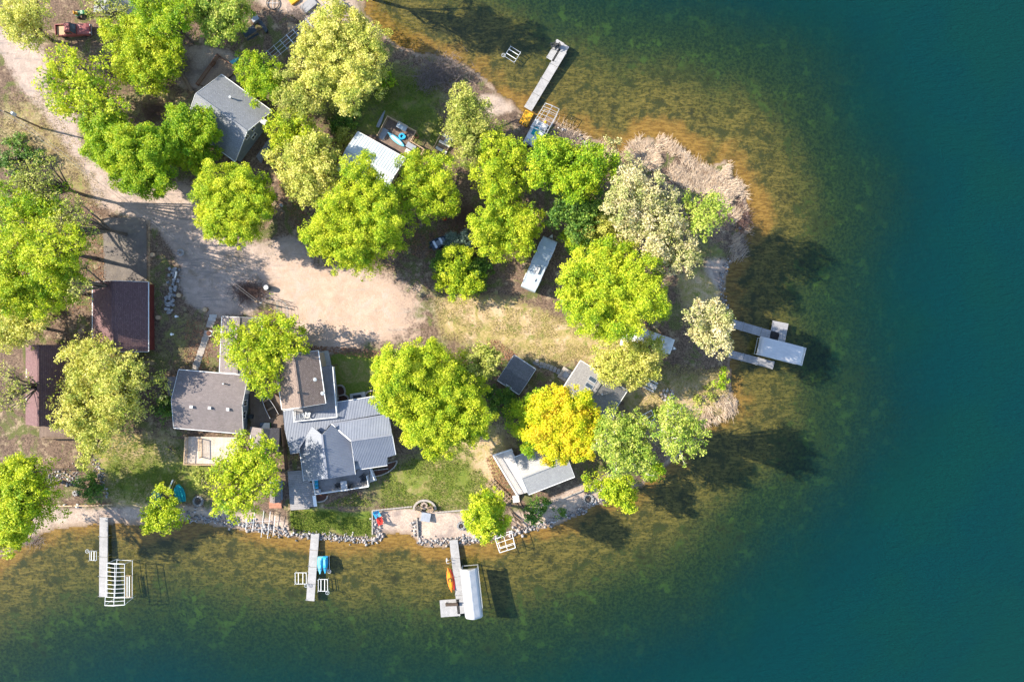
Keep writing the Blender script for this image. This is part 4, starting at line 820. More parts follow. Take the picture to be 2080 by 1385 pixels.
h13 = gable('house', 'grey roofed house cut off by the top edge above the dark corner tree', 'house', (276,-45), (271,31), (190,24), 3.2, 1.3, 'roof_grey', 'side_white', .3, group='houses and cabins on the point', eave_trim=False, wins=[('e', 0, 1.5, 1.2, 1)])
# ------------------------------------------------------------------ docks, lifts and boats
def ang(a, b): a, b = P(*a), P(*b); return math.atan2(b.y-a.y, b.x-a.x)
DOCKS = 'docks'
def dock(label, path, wd, z=.55, sec=3.0, mat='dock_white', plank=.2, root=None, leg=True):
    """path: traced centre line from the bank outwards; wd in photograph pixels"""
    if root is None: p0 = P(*path[0], z); root = thing('dock', label, 'dock', (p0.x, p0.y, 0), 0, DOCKS)
    for a, b in zip(path, path[1:]):
        a, b = to_local(root, P(*a, z)), to_local(root, P(*b, z)); L = (b-a).length; d = (b-a).normalized(); n = max(1, round(L/sec)); rz = math.atan2(d.y, d.x); sd_ = Vector((-d.y, d.x, 0)); ww = wd/S
        for i in range(n):
            s0, s1 = a + d*(L*i/n + .02), a + d*(L*(i+1)/n - .02); l = (s1-s0).length; m = max(2, int(l/plank)); mb = MB()
            for j in range(m): c = s0 + (s1-s0)*(j+.5)/m; mb.box((c.x, c.y, z-.02), (l/m-.012, ww, .04), rz)
            for sg in (1, -1): mb.bar(s0+sd_*sg*(ww/2-.02)-Vector((0, 0, .1)), s1+sd_*sg*(ww/2-.02)-Vector((0, 0, .1)), .05, .14)
            mb.build('dock_section', M[mat], root)
            if leg:
                for sg in (1, -1): q = s1 - d*.15 + sd_*sg*(ww/2+.04); MB().tube((q.x, q.y, -1.6), (q.x, q.y, z+.22), .03).build('leg', M['alu'], root)
    return root
d1 = dock('white L shaped dock on the north bay with the yellow raft at its foot', [(1072,222),(1143,103)], 17.5, .6)
dock(None, [(1139,84),(1117,122)], 17, .6, 3.2, root=d1)
MB().prism([tuple(to_local(d1, P(*p, .6))[:2]) for p in ((1131,80),(1156,96),(1146,113),(1139,109),(1120,99))], .45, .585).build('dock_section', M['dock_white'], d1)
dE = dock('grey plank dock on the east shore above the blue canopy', [(1474,653),(1582,685)], 17, .6, 2.6, 'dock_grey'); dock(None, [(1586,654),(1577,700)], 32, .6, 3.6, 'dock_grey', root=dE)
dF = dock('darker plank dock on the east shore below the blue canopy', [(1480,718),(1572,742)], 15, .5, 2.6, 'dock_grey')
dG = dock('long white dock on the lower left shore beside the white canopy frame', [(210.5,1050),(209.5,1212)], 16.5, .6)
dH = dock('white dock straight below the main house lawn strip', [(640,1083),(630,1220)], 16.5, .6)
dI = dock('white dock with square end platform beside the white canopy lift', [(921,1096),(938,1246)], 17, .6); dock(None, [(894,1236),(934,1233)], 34, .6, 3.4, root=dI)

def lift_frame(label, c4, z, ribs, mat='alu', r=.045, ridge=0.0, cat='boat lift', name='boat_lift', deep=-1.2, spines=1, group='boat lifts'):
    """open canopy frame over the water: c4 = traced top corners a,b (one end), c,d (other end)"""
    W_ = [P(*q, z) for q in c4]; ctr = sum(W_, Vector())/4; root = thing(name, label, cat, (ctr.x, ctr.y, 0), 0, group)
    a, b, c, d = [to_local(root, q) for q in W_]
    mb = MB()
    for p, q in ((a, b), (b, c), (c, d), (d, a)): mb.tube(p, q, r)
    mb.build('top_frame', M[mat], root)
    up = Vector((0, 0, ridge))
    for i in range(1, ribs+1):
        t = i/(ribs+1); p, q = a+(d-a)*t, b+(c-b)*t; m = (p+q)/2+up; MB().pipe([p, m, q], r*.75).build('rib', M[mat], root)
    for k in range(spines):
        t = (k+1)/(spines+1); mb = MB().tube(a+(b-a)*t+up, d+(c-d)*t+up, r*.8); mb.build('spine', M[mat], root)
    if ridge:
        for p, q in ((a, b), (d, c)): MB().pipe([p, (p+q)/2+up, q], r).build('end_hoop', M[mat], root)
    for q in (a, b, c, d): MB().tube((q.x*.92, q.y*.92, deep), q, r*.9).build('post', M[mat], root)
    mb = MB()
    for p, q in ((a, b), (b, c), (c, d), (d, a)): mb.tube((p.x*.92, p.y*.92, .25), (q.x*.92, q.y*.92, .25), r*.8)
    mb.build('cradle', M[mat], root)
    return root
lift_frame('white canopy frame with many crossbars at the end of the lower left dock', [(218,1143),(253,1145),(253,1228),(213,1229)], 2.7, 9, 'trim', .05, .25)
lift_frame('bare boat lift frame on the bank beside the yellow raft', [(1108,210),(1136,222),(1110,272),(1078,258)], 2.6, 6, 'alu', .045, .2, deep=-.2)
lift_frame('small white lift frame standing in the water below the yellow willow', [(1006,1094),(1040,1082),(1047,1112),(1015,1122)], 2.0, 2, 'trim', .05, 0)
lift_frame('white pipe lift frame parked on the grass under the birches', [(1297,847),(1323,833),(1330,851),(1307,866)], 1.6, 1, 'trim', .05, 0, deep=.7)
def canopy_lift(label, c4, z, rise, mat, post='alu'):
    W_ = [P(*q, z) for q in c4]; ctr = sum(W_, Vector())/4; root = thing('boat_lift', label, 'boat lift', (ctr.x, ctr.y, 0), 0, 'boat lifts')
    a, b, c, d = [to_local(root, q) for q in W_]; n = 22; m = 12; secs = []
    vs, fs = [], []
    for i in range(n+1):
        t = i/n; p, q = a+(d-a)*t, b+(c-b)*t
        for j in range(m+1):
            u = j/m; v = p+(q-p)*u; hh = rise*(1-abs(2*u-1)**1.12); sag = .05*math.sin(t*math.pi*9)*(1 if u > .5 else .35)*(1-abs(2*u-1)) - .09*math.sin(t*math.pi*12)**2*(u > .55)*(1-abs(2*u-1.1))
            dz = -.45 if j in (0, m) else 0
            vs.append((v.x, v.y, v.z+hh+sag+dz))
    for i in range(n):
        for j in range(m): k = i*(m+1)+j; fs.append((k, k+1, k+m+2, k+m+1))
    o = MB().add(vs, fs).build('canopy', M[mat], root, smooth=True); sol = o.modifiers.new('thickness', 'SOLIDIFY'); sol.thickness = .025
    for q in (a, b, c, d): MB().tube((q.x*.9, q.y*.9, -1.6), (q.x*.9, q.y*.9, z), .05).build('post', M[post], root)
    mb = MB()
    for p, q in ((a, b), (b, c), (c, d), (d, a)): mb.tube((p.x*.9, p.y*.9, .2), (q.x*.9, q.y*.9, .2), .05); mb.tube((p.x*.97, p.y*.97, z-.15), (q.x*.97, q.y*.97, z-.15), .035)
    mb.build('frame', M[post], root); return root
canopy_lift('boat lift with ridged white vinyl canopy beside the white dock', [(934,1156),(970,1153),(981,1253),(945,1256)], 3.0, .75, 'vinyl')
canopy_lift('boat lift with shaded blue white canopy between the two east docks', [(1546,683),(1640,707),(1631,743),(1538,720)], 2.6, .25, 'vinyl')
def pwc_lift(label, ctr, rz, wd=1.4, ln=1.9, mat='alu', z=.55, group='small watercraft lifts', wheel=True):
    c = P(*ctr, z); root = thing('watercraft_lift', label, 'boat lift', (c.x, c.y, 0), rz, group); mb = MB()
    for x in (-ln/2, ln/2): mb.tube((x, -wd/2, z), (x, wd/2, z), .045)
    for y in (-wd/2, wd/2): mb.tube((-ln/2, y, z), (ln/2, y, z), .045)
    mb.build('frame', M[mat], root)
    for y in (-wd*.2, wd*.2): MB().bar((-ln*.48, y, z+.08), (ln*.48, y, z+.08), .09, .07).build('bunk', M['trim'], root)
    for x in (-ln/2, ln/2):
        for y in (-wd/2, wd/2): MB().tube((x, y, -1.4), (x, y, z+.35), .04).build('post', M[mat], root)
    if wheel: o = MB().ring((ln/2+.1, wd/2+.1, z+.45), .26, .31, 0, .04, 16); [o.bar((ln/2+.1, wd/2+.1, z+.47), (ln/2+.1+.28*math.cos(k*2.1), wd/2+.1+.28*math.sin(k*2.1), z+.47), .03) for k in range(3)]; o.build('crank_wheel', M['alu'], root)
    return root
pwc_lift('lone silver watercraft lift standing in the water left of the north dock', (1041,111), R(148), 1.9, 1.9)
pwc_lift('silver watercraft lift tied left of the long lower left dock', (189,1128), R(90), 1.1, 1.5)
pwc_lift('empty watercraft lift left of the dock below the main house', (611,1174), R(-90), 1.8, 1.8, 'trim')
pwc_lift('empty watercraft lift right of the dock below the main house', (656,1188), R(-90), 1.5, 1.9, 'trim')
pwc_lift('thin rail rack standing in the water right of the white canopy frame', (261,1190), R(90), .9, 3.4, 'wood_light', .5, wheel=False)
pwc_lift('twin lift under the pair of blue covered watercraft', (657,1143), R(-90), 1.9, 2.2, 'alu', .4)
def loft_boat(name, label, cat, ctr, rz, L, W, Hh, mat, z, group=None, deckmat=None, bow=2.2, stern=.85, up=False, tags=None):
    c = P(*ctr, z); root = thing(name, label, cat, (c.x, c.y, z), rz, group); secs = []
    for i in range(13):
        t = i/12; x = -L/2 + L*t; wd = W/2*max(.03, (1-t**bow))*(stern+(1-stern)*min(1, t*3)); k = Hh*(.85+.3*t*t)
        secs.append([(x, -wd*.6, 0), (x, wd*.6, 0), (x, wd, k*.6), (x, wd*.96, k), (x, -wd*.96, k), (x, -wd, k*.6)])
    MB().hull(secs).build('hull', M[mat], root, smooth=False); return root
def kayak(label, ctr, rz, L, W, z, mat, seats=1, name='kayak', cat='kayak', stripe=None, group='kayaks and boards'):
    c = P(*ctr, z); root = thing(name, label, cat, (c.x, c.y, z), rz, group); secs = []
    for i in range(15):
        t = i/14; x = -L/2+L*t; wd = W/2*max(.04, math.sin(math.pi*min(max(t, .02), .98))**.65); h = .12 + .12*abs(2*t-1)**3
        secs.append([(x, wd*math.cos(a_), h*math.sin(a_)+(.05*abs(2*t-1)**4)) for a_ in [k*2*math.pi/8 for k in range(8)]])
    MB().hull(secs).build('hull', M[mat], root, smooth=True)
    for i in range(seats):
        x = (i-(seats-1)/2)*.95; MB().ring((x, 0, .10), W*.26, W*.36, 0, .05, 12).build('cockpit_rim', M['black'], root); MB().box((x-.2, 0, .13), (.08, W*.5, .16)).build('seat', M['black'], root)
    if stripe: MB().bar((-L*.33, 0, .125), (L*.33, 0, .125), W*.3, .03).build('deck_pad', M[stripe], root)
    return root
kayak('orange and yellow kayak hanging on the left side of the white dock', (914,1177), R(-81), 3.9, .95, .75, 'orange', 1, stripe='yellow')
kayak('red kayak lying behind the orange kayak along the white dock', (919,1176), R(-79), 3.5, .7, .6, 'red', 0)
kayak('blue paddleboard lying on the dark brown deck', (805,284), R(-40), 3.5, .9, 1.5, 'cyan', 0, 'paddleboard', 'paddleboard', 'trim')
kayak('yellow canoe lying under the boat lift frame on the bank', (1101,262), R(62), 3.0, .95, 1.0, 'yellow', 0, 'canoe', 'canoe', 'wood_light')
def watercraft(label, ctr, rz, mat, z):
    r = loft_boat('watercraft', label, 'watercraft', ctr, rz, 2.7, .95, .55, mat, z, 'blue covered watercraft', bow=3)
    MB().hull([[(x, -w, .5), (x, w, .5), (x, w*.6, .5+h), (x, -w*.6, .5+h)] for x, w, h in ((-1.25,.3,.12),(-.9,.36,.3),(-.2,.34,.42),(.35,.3,.55),(.8,.22,.3),(1.15,.1,.08))]).build('cover', M[mat], r)
    MB().bar((.35, -.4, 1.08), (.35, .4, 1.08), .06).build('handlebar', M['black'], r); MB().box((-.55, 0, .9), (.9, .3, .08)).build('seat', M['cyan'], r); return r
watercraft('left one of the two blue watercraft on the dock lift', (652,1146), R(-91), 'cyan', .5)
watercraft('right one of the two blue watercraft on the dock lift', (662,1145), R(-89), 'blue', .5)
# bench and ladder on the square dock platform, chairs on the north dock
def bench(label, ctr, rz, z, mat='wood', L=1.9, ground=True, name='bench', cat='bench', group=None):
    c = G(*ctr) if ground else P(*ctr, z); root = thing(name, label, cat, (c.x, c.y, c.z if ground else z), rz, group)
    for i in range(3): MB().box((0, -.18+.17*i, .45), (L, .14, .05)).build('slat', M[mat], root)
    for i in range(2): MB().box((0, .3, .65+.18*i), (L, .04, .13)).build('back_slat', M[mat], root)
    for s_ in (-1, 1):
        MB().box((s_*L*.42, 0, .22), (.08, .5, .44)).build('leg', M[mat], root); MB().bar((s_*L*.42, .28, .4), (s_*L*.42, .33, .92), .06).build('leg', M[mat], root)
    return root
bench('dark wooden bench on the square end platform of the white dock', (918,1225), R(3), .6, 'wood_dark', 2.0, False)
def ladder(label, ctr, rz, z):
    c = P(*ctr, z); root = thing('dock_ladder', label, 'ladder', (c.x, c.y, z), rz); 
    for y in (-.25, .25): MB().pipe([(-.5, y, 0), (-.3, y, .7), (.1, y, .6), (.2, y, -1.4)], .03).build('rail', M['alu'], root)
    for i in range(4): MB().box((.17, 0, -.1-.32*i), (.14, .5, .04)).build('step', M['trim'], root)
    return root
ladder('white step ladder on the left side of the white dock near the kayak', (909,1138), R(180), .6)
def chair(label, ctr, rz, mat, z=None, group='outdoor chairs', sc=1.0, name='chair'):
    c = G(*ctr) if z is None else P(*ctr, z); root = thing(name, label, 'chair', (c.x, c.y, c.z), rz, group); s_ = sc
    for i in range(4): MB().box((.25*s_-.16*i*s_, 0, (.42-.03*i)*s_), (.13*s_, .56*s_, .035)).build('seat_slat', M[mat], root)
    for i in range(4): MB().bar((-.3*s_, (-.24+.16*i)*s_, .36*s_), (-.55*s_, (-.27+.18*i)*s_, 1.0*s_), .13*s_, .03, (1, 0, .3)).build('back_slat', M[mat], root)
    for y in (-.33, .33):
        MB().box((.02*s_, y*s_, .62*s_), (.72*s_, .14*s_, .035)).build('armrest', M[mat], root)
        MB().box((.3*s_, y*s_, .31*s_), (.09*s_, .05, .6*s_)).build('leg', M[mat], root); MB().bar((-.3*s_, y*s_, .6*s_), (-.45*s_, y*s_, 0), .09*s_, .05).build('leg', M[mat], root)
    return root
chair('black chair on the head of the north dock nearest its tip', (1123,95), R(200), 'black', .6); chair('black chair on the head of the north dock nearer the bank', (1131,97), R(-160), 'black', .6)
chair('blue garden chair on the left end of the sand patio', (768,1043), R(-60), 'blue', sc=1.25); chair('red garden chair on the left end of the sand patio', (773,1054), R(110), 'red', sc=1.2)
chair('white chair left one of the pair behind the skylight house', (1222,881), R(-120), 'trim'); chair('white chair right one of the pair behind the skylight house', (1233,884), R(-120), 'trim')
chair('tan chair beside the round fire pit on the sand patio', (853,1032), R(-25), 'wood_light', sc=1.1); chair('brown chair at the right of the round seat wall on the sand patio', (874,1032), R(205), 'wood', sc=1.1)
def raft(label, ctr, rz, L, W, mat, z=None, holes=3, name='raft', cat='raft', group='swim rafts and floats'):
    c = G(*ctr) if z is None else P(*ctr, z); root = thing(name, label, cat, (c.x, c.y, c.z), rz, group)
    MB().box((0, 0, .2), (L, W, .34)).build('body', M[mat], root, bevel=.06); MB().box((0, 0, .385), (L*.9, W*.88, .03)).build('deck_pad', M[mat], root)
    for i in range(holes): MB().box((-L*.42, (i-(holes-1)/2)*W*.24, .405), (.24, W*.12, .03)).build('hand_hole', M['black'], root)
    return root
raft('yellow swim raft lying at the foot of the north dock', (1069,242), R(62), 2.4, 1.5, 'yellow')
raft('yellow float cut off by the top edge of the photo', (598,1), R(35), 1.6, 1.2, 'yellow', holes=0)
raft('grey dock panel lying on the sand near the top edge', (628,13), R(40), 2.7, 1.6, 'dock_grey', holes=0, name='dock_float', cat='dock float')
raft('small blue grey dock panel at the top water edge', (692,15), R(38), 1.7, 1.2, 'grey_paint', holes=0, name='dock_float', cat='dock float')
# pontoon boat under the bank lift
c = G(1088,276); pb = thing('pontoon_boat', 'white pontoon boat with bench seats in front of the bank lift frame', 'boat', c, R(62))
MB().box((0, 0, .75), (4.2, 2.3, .12)).build('deck', M['camper_white'], pb)
for y in (-.8, .8): MB().tube((-2.1, y, .35), (1.9, y, .35), .3, n=10).tube((1.9, y, .35), (2.5, y, .5), .3, .05, n=10).build('pontoon', M['alu'], pb)
for x, y, a_, b_ in ((-1.6,.7,.8,.7),(-1.6,-.7,.8,.7),(1.5,.75,1.0,.6),(1.5,-.75,1.0,.6)): MB().box((x, y, 1.05), (a_, b_, .5)).build('seat', M['cloth'], pb, bevel=.05)
MB().box((.2, -.7, 1.2), (.5, .6, .8)).build('helm', M['trim'], pb); MB().pipe([(-2.1,-1.12,1.5),(2.0,-1.12,1.5),(2.0,1.12,1.5),(-2.1,1.12,1.5)], .03).build('guard_rail', M['alu'], pb)
MB().box((-2.25, 0, .9), (.35, .4, .9)).build('outboard_motor', M['black'], pb)
MB().box((.4, .3, .84), (1.4, .9, .05)).build('seat_cover', M['teal'], pb)

# ------------------------------------------------------------------ vehicles
def wheels(root, pts, r=.36, w=.24, rot=0):
    for x, y in pts:
        t = MB().lathe([(r*.62, -w/2), (r*.95, -w/2), (r, -w/4), (r, w/4), (r*.95, w/2), (r*.62, w/2)], n=16)
        t.v = [(a+x, c_+y, b+r) for a, b, c_ in t.v]; tb = t.build('wheel', M['rubber'], root)
        q = MB().lathe([(r*.1, -w*.42), (r*.6, -w*.4), (r*.6, w*.4), (r*.1, w*.42)], n=12); q.v = [(a+x, c_+y, b+r) for a, b, c_ in q.v]; q.build('rim', M['alu'], tb)
c = G(155,66); tk = thing('pickup_truck', 'faded maroon red pickup truck parked under the pale trees at the top left', 'truck', c, R(3))
sec = lambda x, w0, w1, z0, z1, zm: [(x, -w0, z0), (x, w0, z0), (x, w0, zm), (x, w1, z1), (x, -w1, z1), (x, -w0, zm)]
MB().hull([sec(x, .92, .84, .45, z, .8) for x, z in ((.55,1.02),(1.3,1.06),(2.2,1.0),(2.6,.9))]+[sec(2.72,.8,.7,.5,.75,.65)]).build('hood', M['maroon_paint'], tk)
cab = MB().hull([sec(x, .92, w_, .45, z, 1.02) for x, w_, z in ((-1.0,.8,1.1),(-.85,.68,1.78),(.0,.68,1.8),(.6,.8,1.06))]).build('cab', M['maroon_paint'], tk)
MB().hull([[(.08,-.66,1.765),(.08,.66,1.765),(.59,.78,1.1),(.59,-.78,1.1)],[(.12,-.64,1.80),(.12,.64,1.80),(.64,.78,1.12),(.64,-.78,1.12)]]).build('windscreen', M['glass'], tk)
for y in (-1, 1): MB().box((-.35, y*.82, 1.38), (.85, .06, .42)).build('side_window', M['glass'], tk)
mb = MB().box((-1.85, 0, .62), (1.7, 1.75, .1))
for y in (-.87, .87): mb.box((-1.85, y, .85), (1.7, .1, .5))
mb.box((-2.68, 0, .85), (.08, 1.8, .5)); mb.build('cargo_bed', M['maroon_paint'], tk)
MB().box((-1.9, 0, .75), (1.4, 1.45, .12)).build('cargo_load', M['wood_light'], tk)
for y in (-.62, .62): MB().box((2.68, y, .78), (.06, .28, .16)).build('headlight', M['trim'], tk)
MB().box((2.75, 0, .52), (.12, 1.7, .16)).build('bumper', M['steel'], tk); wheels(tk, [(1.65,.8),(1.65,-.8),(-1.75,.8),(-1.75,-.8)])
c = G(168,31); tr = thing('lawn_tractor', 'small green garden tractor near the red pickup', 'tractor', c, R(8))
MB().hull([[(x,-w_,.4),(x,w_,.4),(x,w_*.9,z),(x,-w_*.9,z)] for x, w_, z in ((.1,.3,.85),(.5,.32,.9),(.95,.28,.8))]).build('hood', M['green_paint'], tr); MB().box((-.4, 0, .55), (.9, .75, .12)).build('footplate', M['green_paint'], tr)
MB().box((-.55, 0, .75), (.42, .45, .14)).build('seat', M['yellow'], tr); MB().box((-.78, 0, .98), (.1, .45, .4)).build('seat_back', M['yellow'], tr); MB().ring((-.05, 0, 1.0), .15, .19, 0, .03, 12).build('steering_wheel', M['black'], tr); wheels(tr, [(.7,.4),(.7,-.4)], .2, .16); wheels(tr, [(-.5,.5),(-.5,-.5)], .3, .24)
def camper(label, ctr, rz, L, W, mat, hgt=2.7, vents=((.3,.1),(-.05,.0),(-.3,-.1))):
    c = G(*ctr); root = thing('camper_trailer', label, 'camper', c, rz, 'camper trailers'); pr = [(-L/2, .75), (-L/2, hgt-.3), (-L/2+.12, hgt-.05), (-L/2+.5, hgt), (L/2-.5, hgt), (L/2-.12, hgt-.06), (L/2, hgt-.4), (L/2-.1, .6)]
    MB().hull([[(x, y, z) for x, z in pr] for y in (-W/2, W/2)]).build('body', M[mat], root, bevel=.05)
    for y in (-1, 1): MB().box((0, y*(W/2-.03), hgt+.01), (L-1.3, .08, .06)).build('roof_trim', M['alu'], root)
    n = int(L/1.1)
    for i in range(1, n): MB().box((-L/2+.55+(L-1.1)*i/n, 0, hgt+.008), (.05, W-.2, .02)).build('roof_seam', M['alu'], root)
    for u, v in vents: MB().box((u*L, v*W, hgt+.1), (.45, .45, .2)).build('roof_vent', M['trim'], root, bevel=.03)
    MB().box((-.12*L, -.05*W, hgt+.16), (1.1, .75, .32)).build('air_conditioner', M['cloth'], root, bevel=.06)
    for x in (-.3, .05, .33): window(root, (x*L, -W/2, 1.7), -math.pi/2, .9, .6); window(root, (x*L, W/2, 1.7), math.pi/2, .9, .6)
    door(root, (.2*L, -W/2, .75), -math.pi/2, .7, 1.75); MB().bar((L/2-.1, .5, .5), (L/2+1.1, 0, .5), .1).bar((L/2-.1, -.5, .5), (L/2+1.1, 0, .5), .1).build('hitch', M['steel'], root)
    tk_ = MB().lathe([(.02,-.05),(.17,0),(.2,.1),(.2,.45),(.12,.55),(.04,.6)], (L/2+.6, 0, .55), 12).build('propane_tank', M['trim'], root); wheels(root, [(-.5,W/2-.1),(-.5,-W/2+.1),(.4,W/2-.1),(.4,-W/2+.1)], .34, .2); return root
camper('long white grey camper trailer in the shade between the lime trees', (1094,540), R(66), 8.7, 2.45, 'camper')
camper('white camper trailer half hidden under the pale yellow tree', (1322,692), R(-19), 6.2, 2.4, 'camper_white', vents=((.35,.0),))
r_ = loft_boat('covered_boat', 'white covered boat parked at the left end of the half hidden camper', 'boat', (1273,681), R(75), 3.6, 1.7, .8, 'camper_white', 1.5, 'boats on land'); MB().hull([[(x,-w_,.75),(x,w_,.75),(x,w_*.4,.75+h),(x,-w_*.4,.75+h)] for x, w_, h in ((-1.7,.7,.1),(-1,.85,.45),(.3,.75,.5),(1.3,.4,.2),(1.7,.1,.05))]).build('tarp', M['vinyl'], r_)
c = G(896,492); tl = thing('fishing_boat', 'small dark fishing boat with silver floor on its trailer beside the spruce', 'boat', c, R(30), 'boats on land')
secs = []; ins = []
for i in range(9):
    t = i/8; x = -1.7+3.4*t; wd = .72*(1-t**3.2)+.05
    secs.append([(x,-wd*.7,.5),(x,wd*.7,.5),(x,wd,1.0),(x,wd*.9,1.0),(x,wd*.62,.62),(x,-wd*.62,.62),(x,-wd*.9,1.0),(x,-wd,1.0)])
MB().hull(secs).build('hull', M['navy'], tl); MB().box((-.3, 0, .66), (2.0, .8, .06)).build('floor', M['grey_paint'], tl)
for x in (-1.0, .1): MB().box((x, 0, .85), (.35, 1.2, .08)).build('seat', M['alu'], tl)
MB().box((-1.85, 0, .95), (.35, .35, .7)).build('outboard_motor', M['black'], tl); MB().bar((-1.4, 0, .42), (2.5, 0, .42), .1).build('trailer_frame', M['steel'], tl); wheels(tl, [(-.5,.75),(-.5,-.75)], .28, .18)
c = G(550,822); rb = thing('rowboat', 'brown flat bottomed rowboat lying on the deck beside the taupe house', 'boat', Vector((c.x, c.y, 1.56)), R(-62), 'boats on land')
secs = []
for i in range(9):
    t = i/8; x = -2.0+4*t; wd = .75*(1-.75*(1-t)**3)
    secs.append([(x,-wd*.75,0),(x,wd*.75,0),(x,wd,.5),(x,wd*.93,.5),(x,wd*.68,.08),(x,-wd*.68,.08),(x,-wd*.93,.5),(x,-wd,.5)])
MB().hull(secs).build('hull', M['wood_dark'], rb)
for sg in (1, -1): MB().pipe([(-2.0+4*i/8, sg*.76*(1-.75*(1-i/8)**3), .52) for i in range(9)], .035).build('gunwale', M['alu'], rb)
for x in (-.9, .6): MB().box((x, 0, .38), (.28, 1.2, .04)).build('thwart', M['wood'], rb)
for nm_, ct_, rz_, lab in (('tarp_boat', (322,1010), R(100), 'teal covered boat left of the small lime tree'), ('tarp_boat', (367,1000), R(100), 'teal covered boat right of the small lime tree')):
    r_ = loft_boat('covered_boat', lab, 'boat', ct_, rz_, 2.9, 1.75, .6, 'teal', 1.25, 'boats on land', bow=5)
    for y in (-.5, 0, .5): MB().bar((-1.3, y, .62), (1.0, y, .68), .12, .08).build('cover_rib', M['teal'], r_)
c = G(350,985); bm = thing('mast_rack', 'white folded mast leaning at the top of the teal boats', 'rack', c, R(62)); MB().tube((-1.2,0,.5),(1.2,0,.9),.16,.1,8).build('mast', M['trim'], bm); MB().bar((-1.0,-.4,.4),(1.2,-.35,.8),.06).build('boom', M['wood_light'], bm)
for x in (-.8,.7): MB().bar((x,-.4,0),(x,.1,.75),.06).bar((x,.4,0),(x,.1,.75),.06).build('leg', M['wood'], bm)
loft_boat('boat', 'small pale blue boat behind the dark green maple by the rust brown deck', 'boat', (476,127), R(35), 2.2, .8, .4, 'cyan', 1.0, 'boats on land')
loft_boat('canoe', 'grey canoe lying on the grass along the left rail of the brown deck', 'canoe', (775,243), R(66), 2.9, .6, .35, 'grey_paint', 1.0, 'boats on land')

# ------------------------------------------------------------------ garden and shore furniture
def picnic(label, ctr, rz, mat, L=1.9, z=None):
    c = G(*ctr); root = thing('picnic_table', label, 'picnic table', c, rz, 'picnic tables')
    for i in range(5): MB().box((0, -.32+.16*i, .75), (L, .145, .045)).build('top_board', M[mat], root)
    for s_ in (-1, 1):
        for k in (0, 1): MB().box((0, s_*(.66+.15*k), .45), (L, .135, .045)).build('bench_board', M[mat], root)
    for x in (-L*.36, L*.36):
        mb = MB().bar((x,-.8,.42),(x,.8,.42),.05,.1)
        for s_ in (-1, 1): mb.bar((x, s_*.62, 0), (x, s_*.22, .73), .05, .1)
        mb.build('trestle', M[mat], root)
    return root
picnic('bleached picnic table under the pale yellow tree by the fire ring', (1321,782), R(-28), 'deck_white', 1.8)
picnic('pale blue grey picnic table on the lawn under the very large pale tree', (758,153), R(65), 'cyan', 2.0)
picnic('dark picnic table at the edge of the greyish green willow', (511,70), R(30), 'navy', 2.1)
bench('dark slatted bench beside the dark picnic table', (537,57), R(-55), 0, 'navy', 2.0); 
def crate(name, label, cat, ctr, rz, d, mat, lid=None, z=None, group=None):
    c = G(*ctr) if z is None else P(*ctr, z); root = thing(name, label, cat, (c.x, c.y, c.z), rz, group); MB().box((0, 0, d[2]*.45), (d[0], d[1], d[2]*.9)).build('body', M[mat], root, bevel=.02)
    MB().box((0, 0, d[2]*.95), (d[0]+.06, d[1]+.06, d[2]*.1)).build('lid', M[lid or mat], root); MB().box((d[0]/2+.02, 0, d[2]*.7), (.05, d[1]*.3, .05)).build('handle', M['black'], root); return root
crate('storage_box', 'grey storage box next to the dark picnic table', 'box', (521,42), R(32), (1.1,.8,.7), 'grey_paint'); crate('storage_box', 'brown storage box on the lower right of the dark brown deck', 'box', (836,300), R(-30), (1.5,.8,.7), 'wood_dark', 'grey_paint', 1.3)
crate('storage_box', 'green storage box on the deck beside the taupe house', 'box', (541,863), R(0), (1.5,.8,.7), 'green_paint', 'navy', 1.5); crate('cooler', 'white cooler beside the lower edge of the dark brown deck', 'cooler', (829,309), R(-30), (.7,.5,.5), 'trim', None, 1.3)
crate('utility_box', 'pale grey air conditioner box behind the skylight house', 'air conditioner', (1240,846), R(58), (1.5,.7,1.0), 'grey_paint'); crate('utility_box', 'grey box against the right wall of the taupe house', 'air conditioner', (511,845), R(-5), (.7,.6,.8), 'navy', 'black', 1.5)
# things on the dark brown deck
c = P(818,260,1.3); gt = thing('glass_table', 'glass topped patio table in the corner of the dark brown deck', 'table', c, R(-29)); MB().box((0,0,.74),(1.7,.95,.03)).build('table_top', M['camper'], gt, bevel=.01)
for x in (-.75,.75):
    for y in (-.38,.38): MB().tube((x,y,0),(x,y,.73),.03).build('leg', M['alu'], gt)
MB().pipe([(-.85,-.48,.75),(.85,-.48,.75),(.85,.48,.75),(-.85,.48,.75),(-.85,-.48,.75)],.02).build('rim', M['alu'], gt)
c = P(778,272,1.3); mt = MB().box(c+Vector((0,0,.015)),(1.8,1.1,.03),R(60)).build('outdoor_rug', M['grey_paint']); tag(mt, 'dark grey rug on the left end of the dark brown deck', 'rug')
c = P(817,278,1.3); tb = thing('pool_float', 'blue folded pool float beside the paddleboard on the dark brown deck', 'pool float', c, R(-30)); MB().ring((0,0,.02),.25,.55,0,.25,14).build('tube', M['blue'], tb, bevel=.05); MB().box((.35,.1,.24),(.5,.5,.14)).build('pillow', M['blue'], tb, bevel=.04)
c = G(847,279); gp = thing('planter', 'terracotta planter outside the dark brown deck rail', 'planter', c, 0, 'planters'); MB().lathe([(.22,0),(.34,.45),(.38,.45),(.38,.55),(.3,.55),(.28,.45)],n=14).build('pot', M['terracotta'], gp); MB().lathe([(.01,.5),(.2,.7),(.24,.85),(.1,1.0)],n=7).build('shrub', LEAF['deep'], gp)
w1 = thing('wooden_steps', 'wide wooden steps with one timber rail right of the dark brown deck', 'steps', G(905,290), R(61)); 
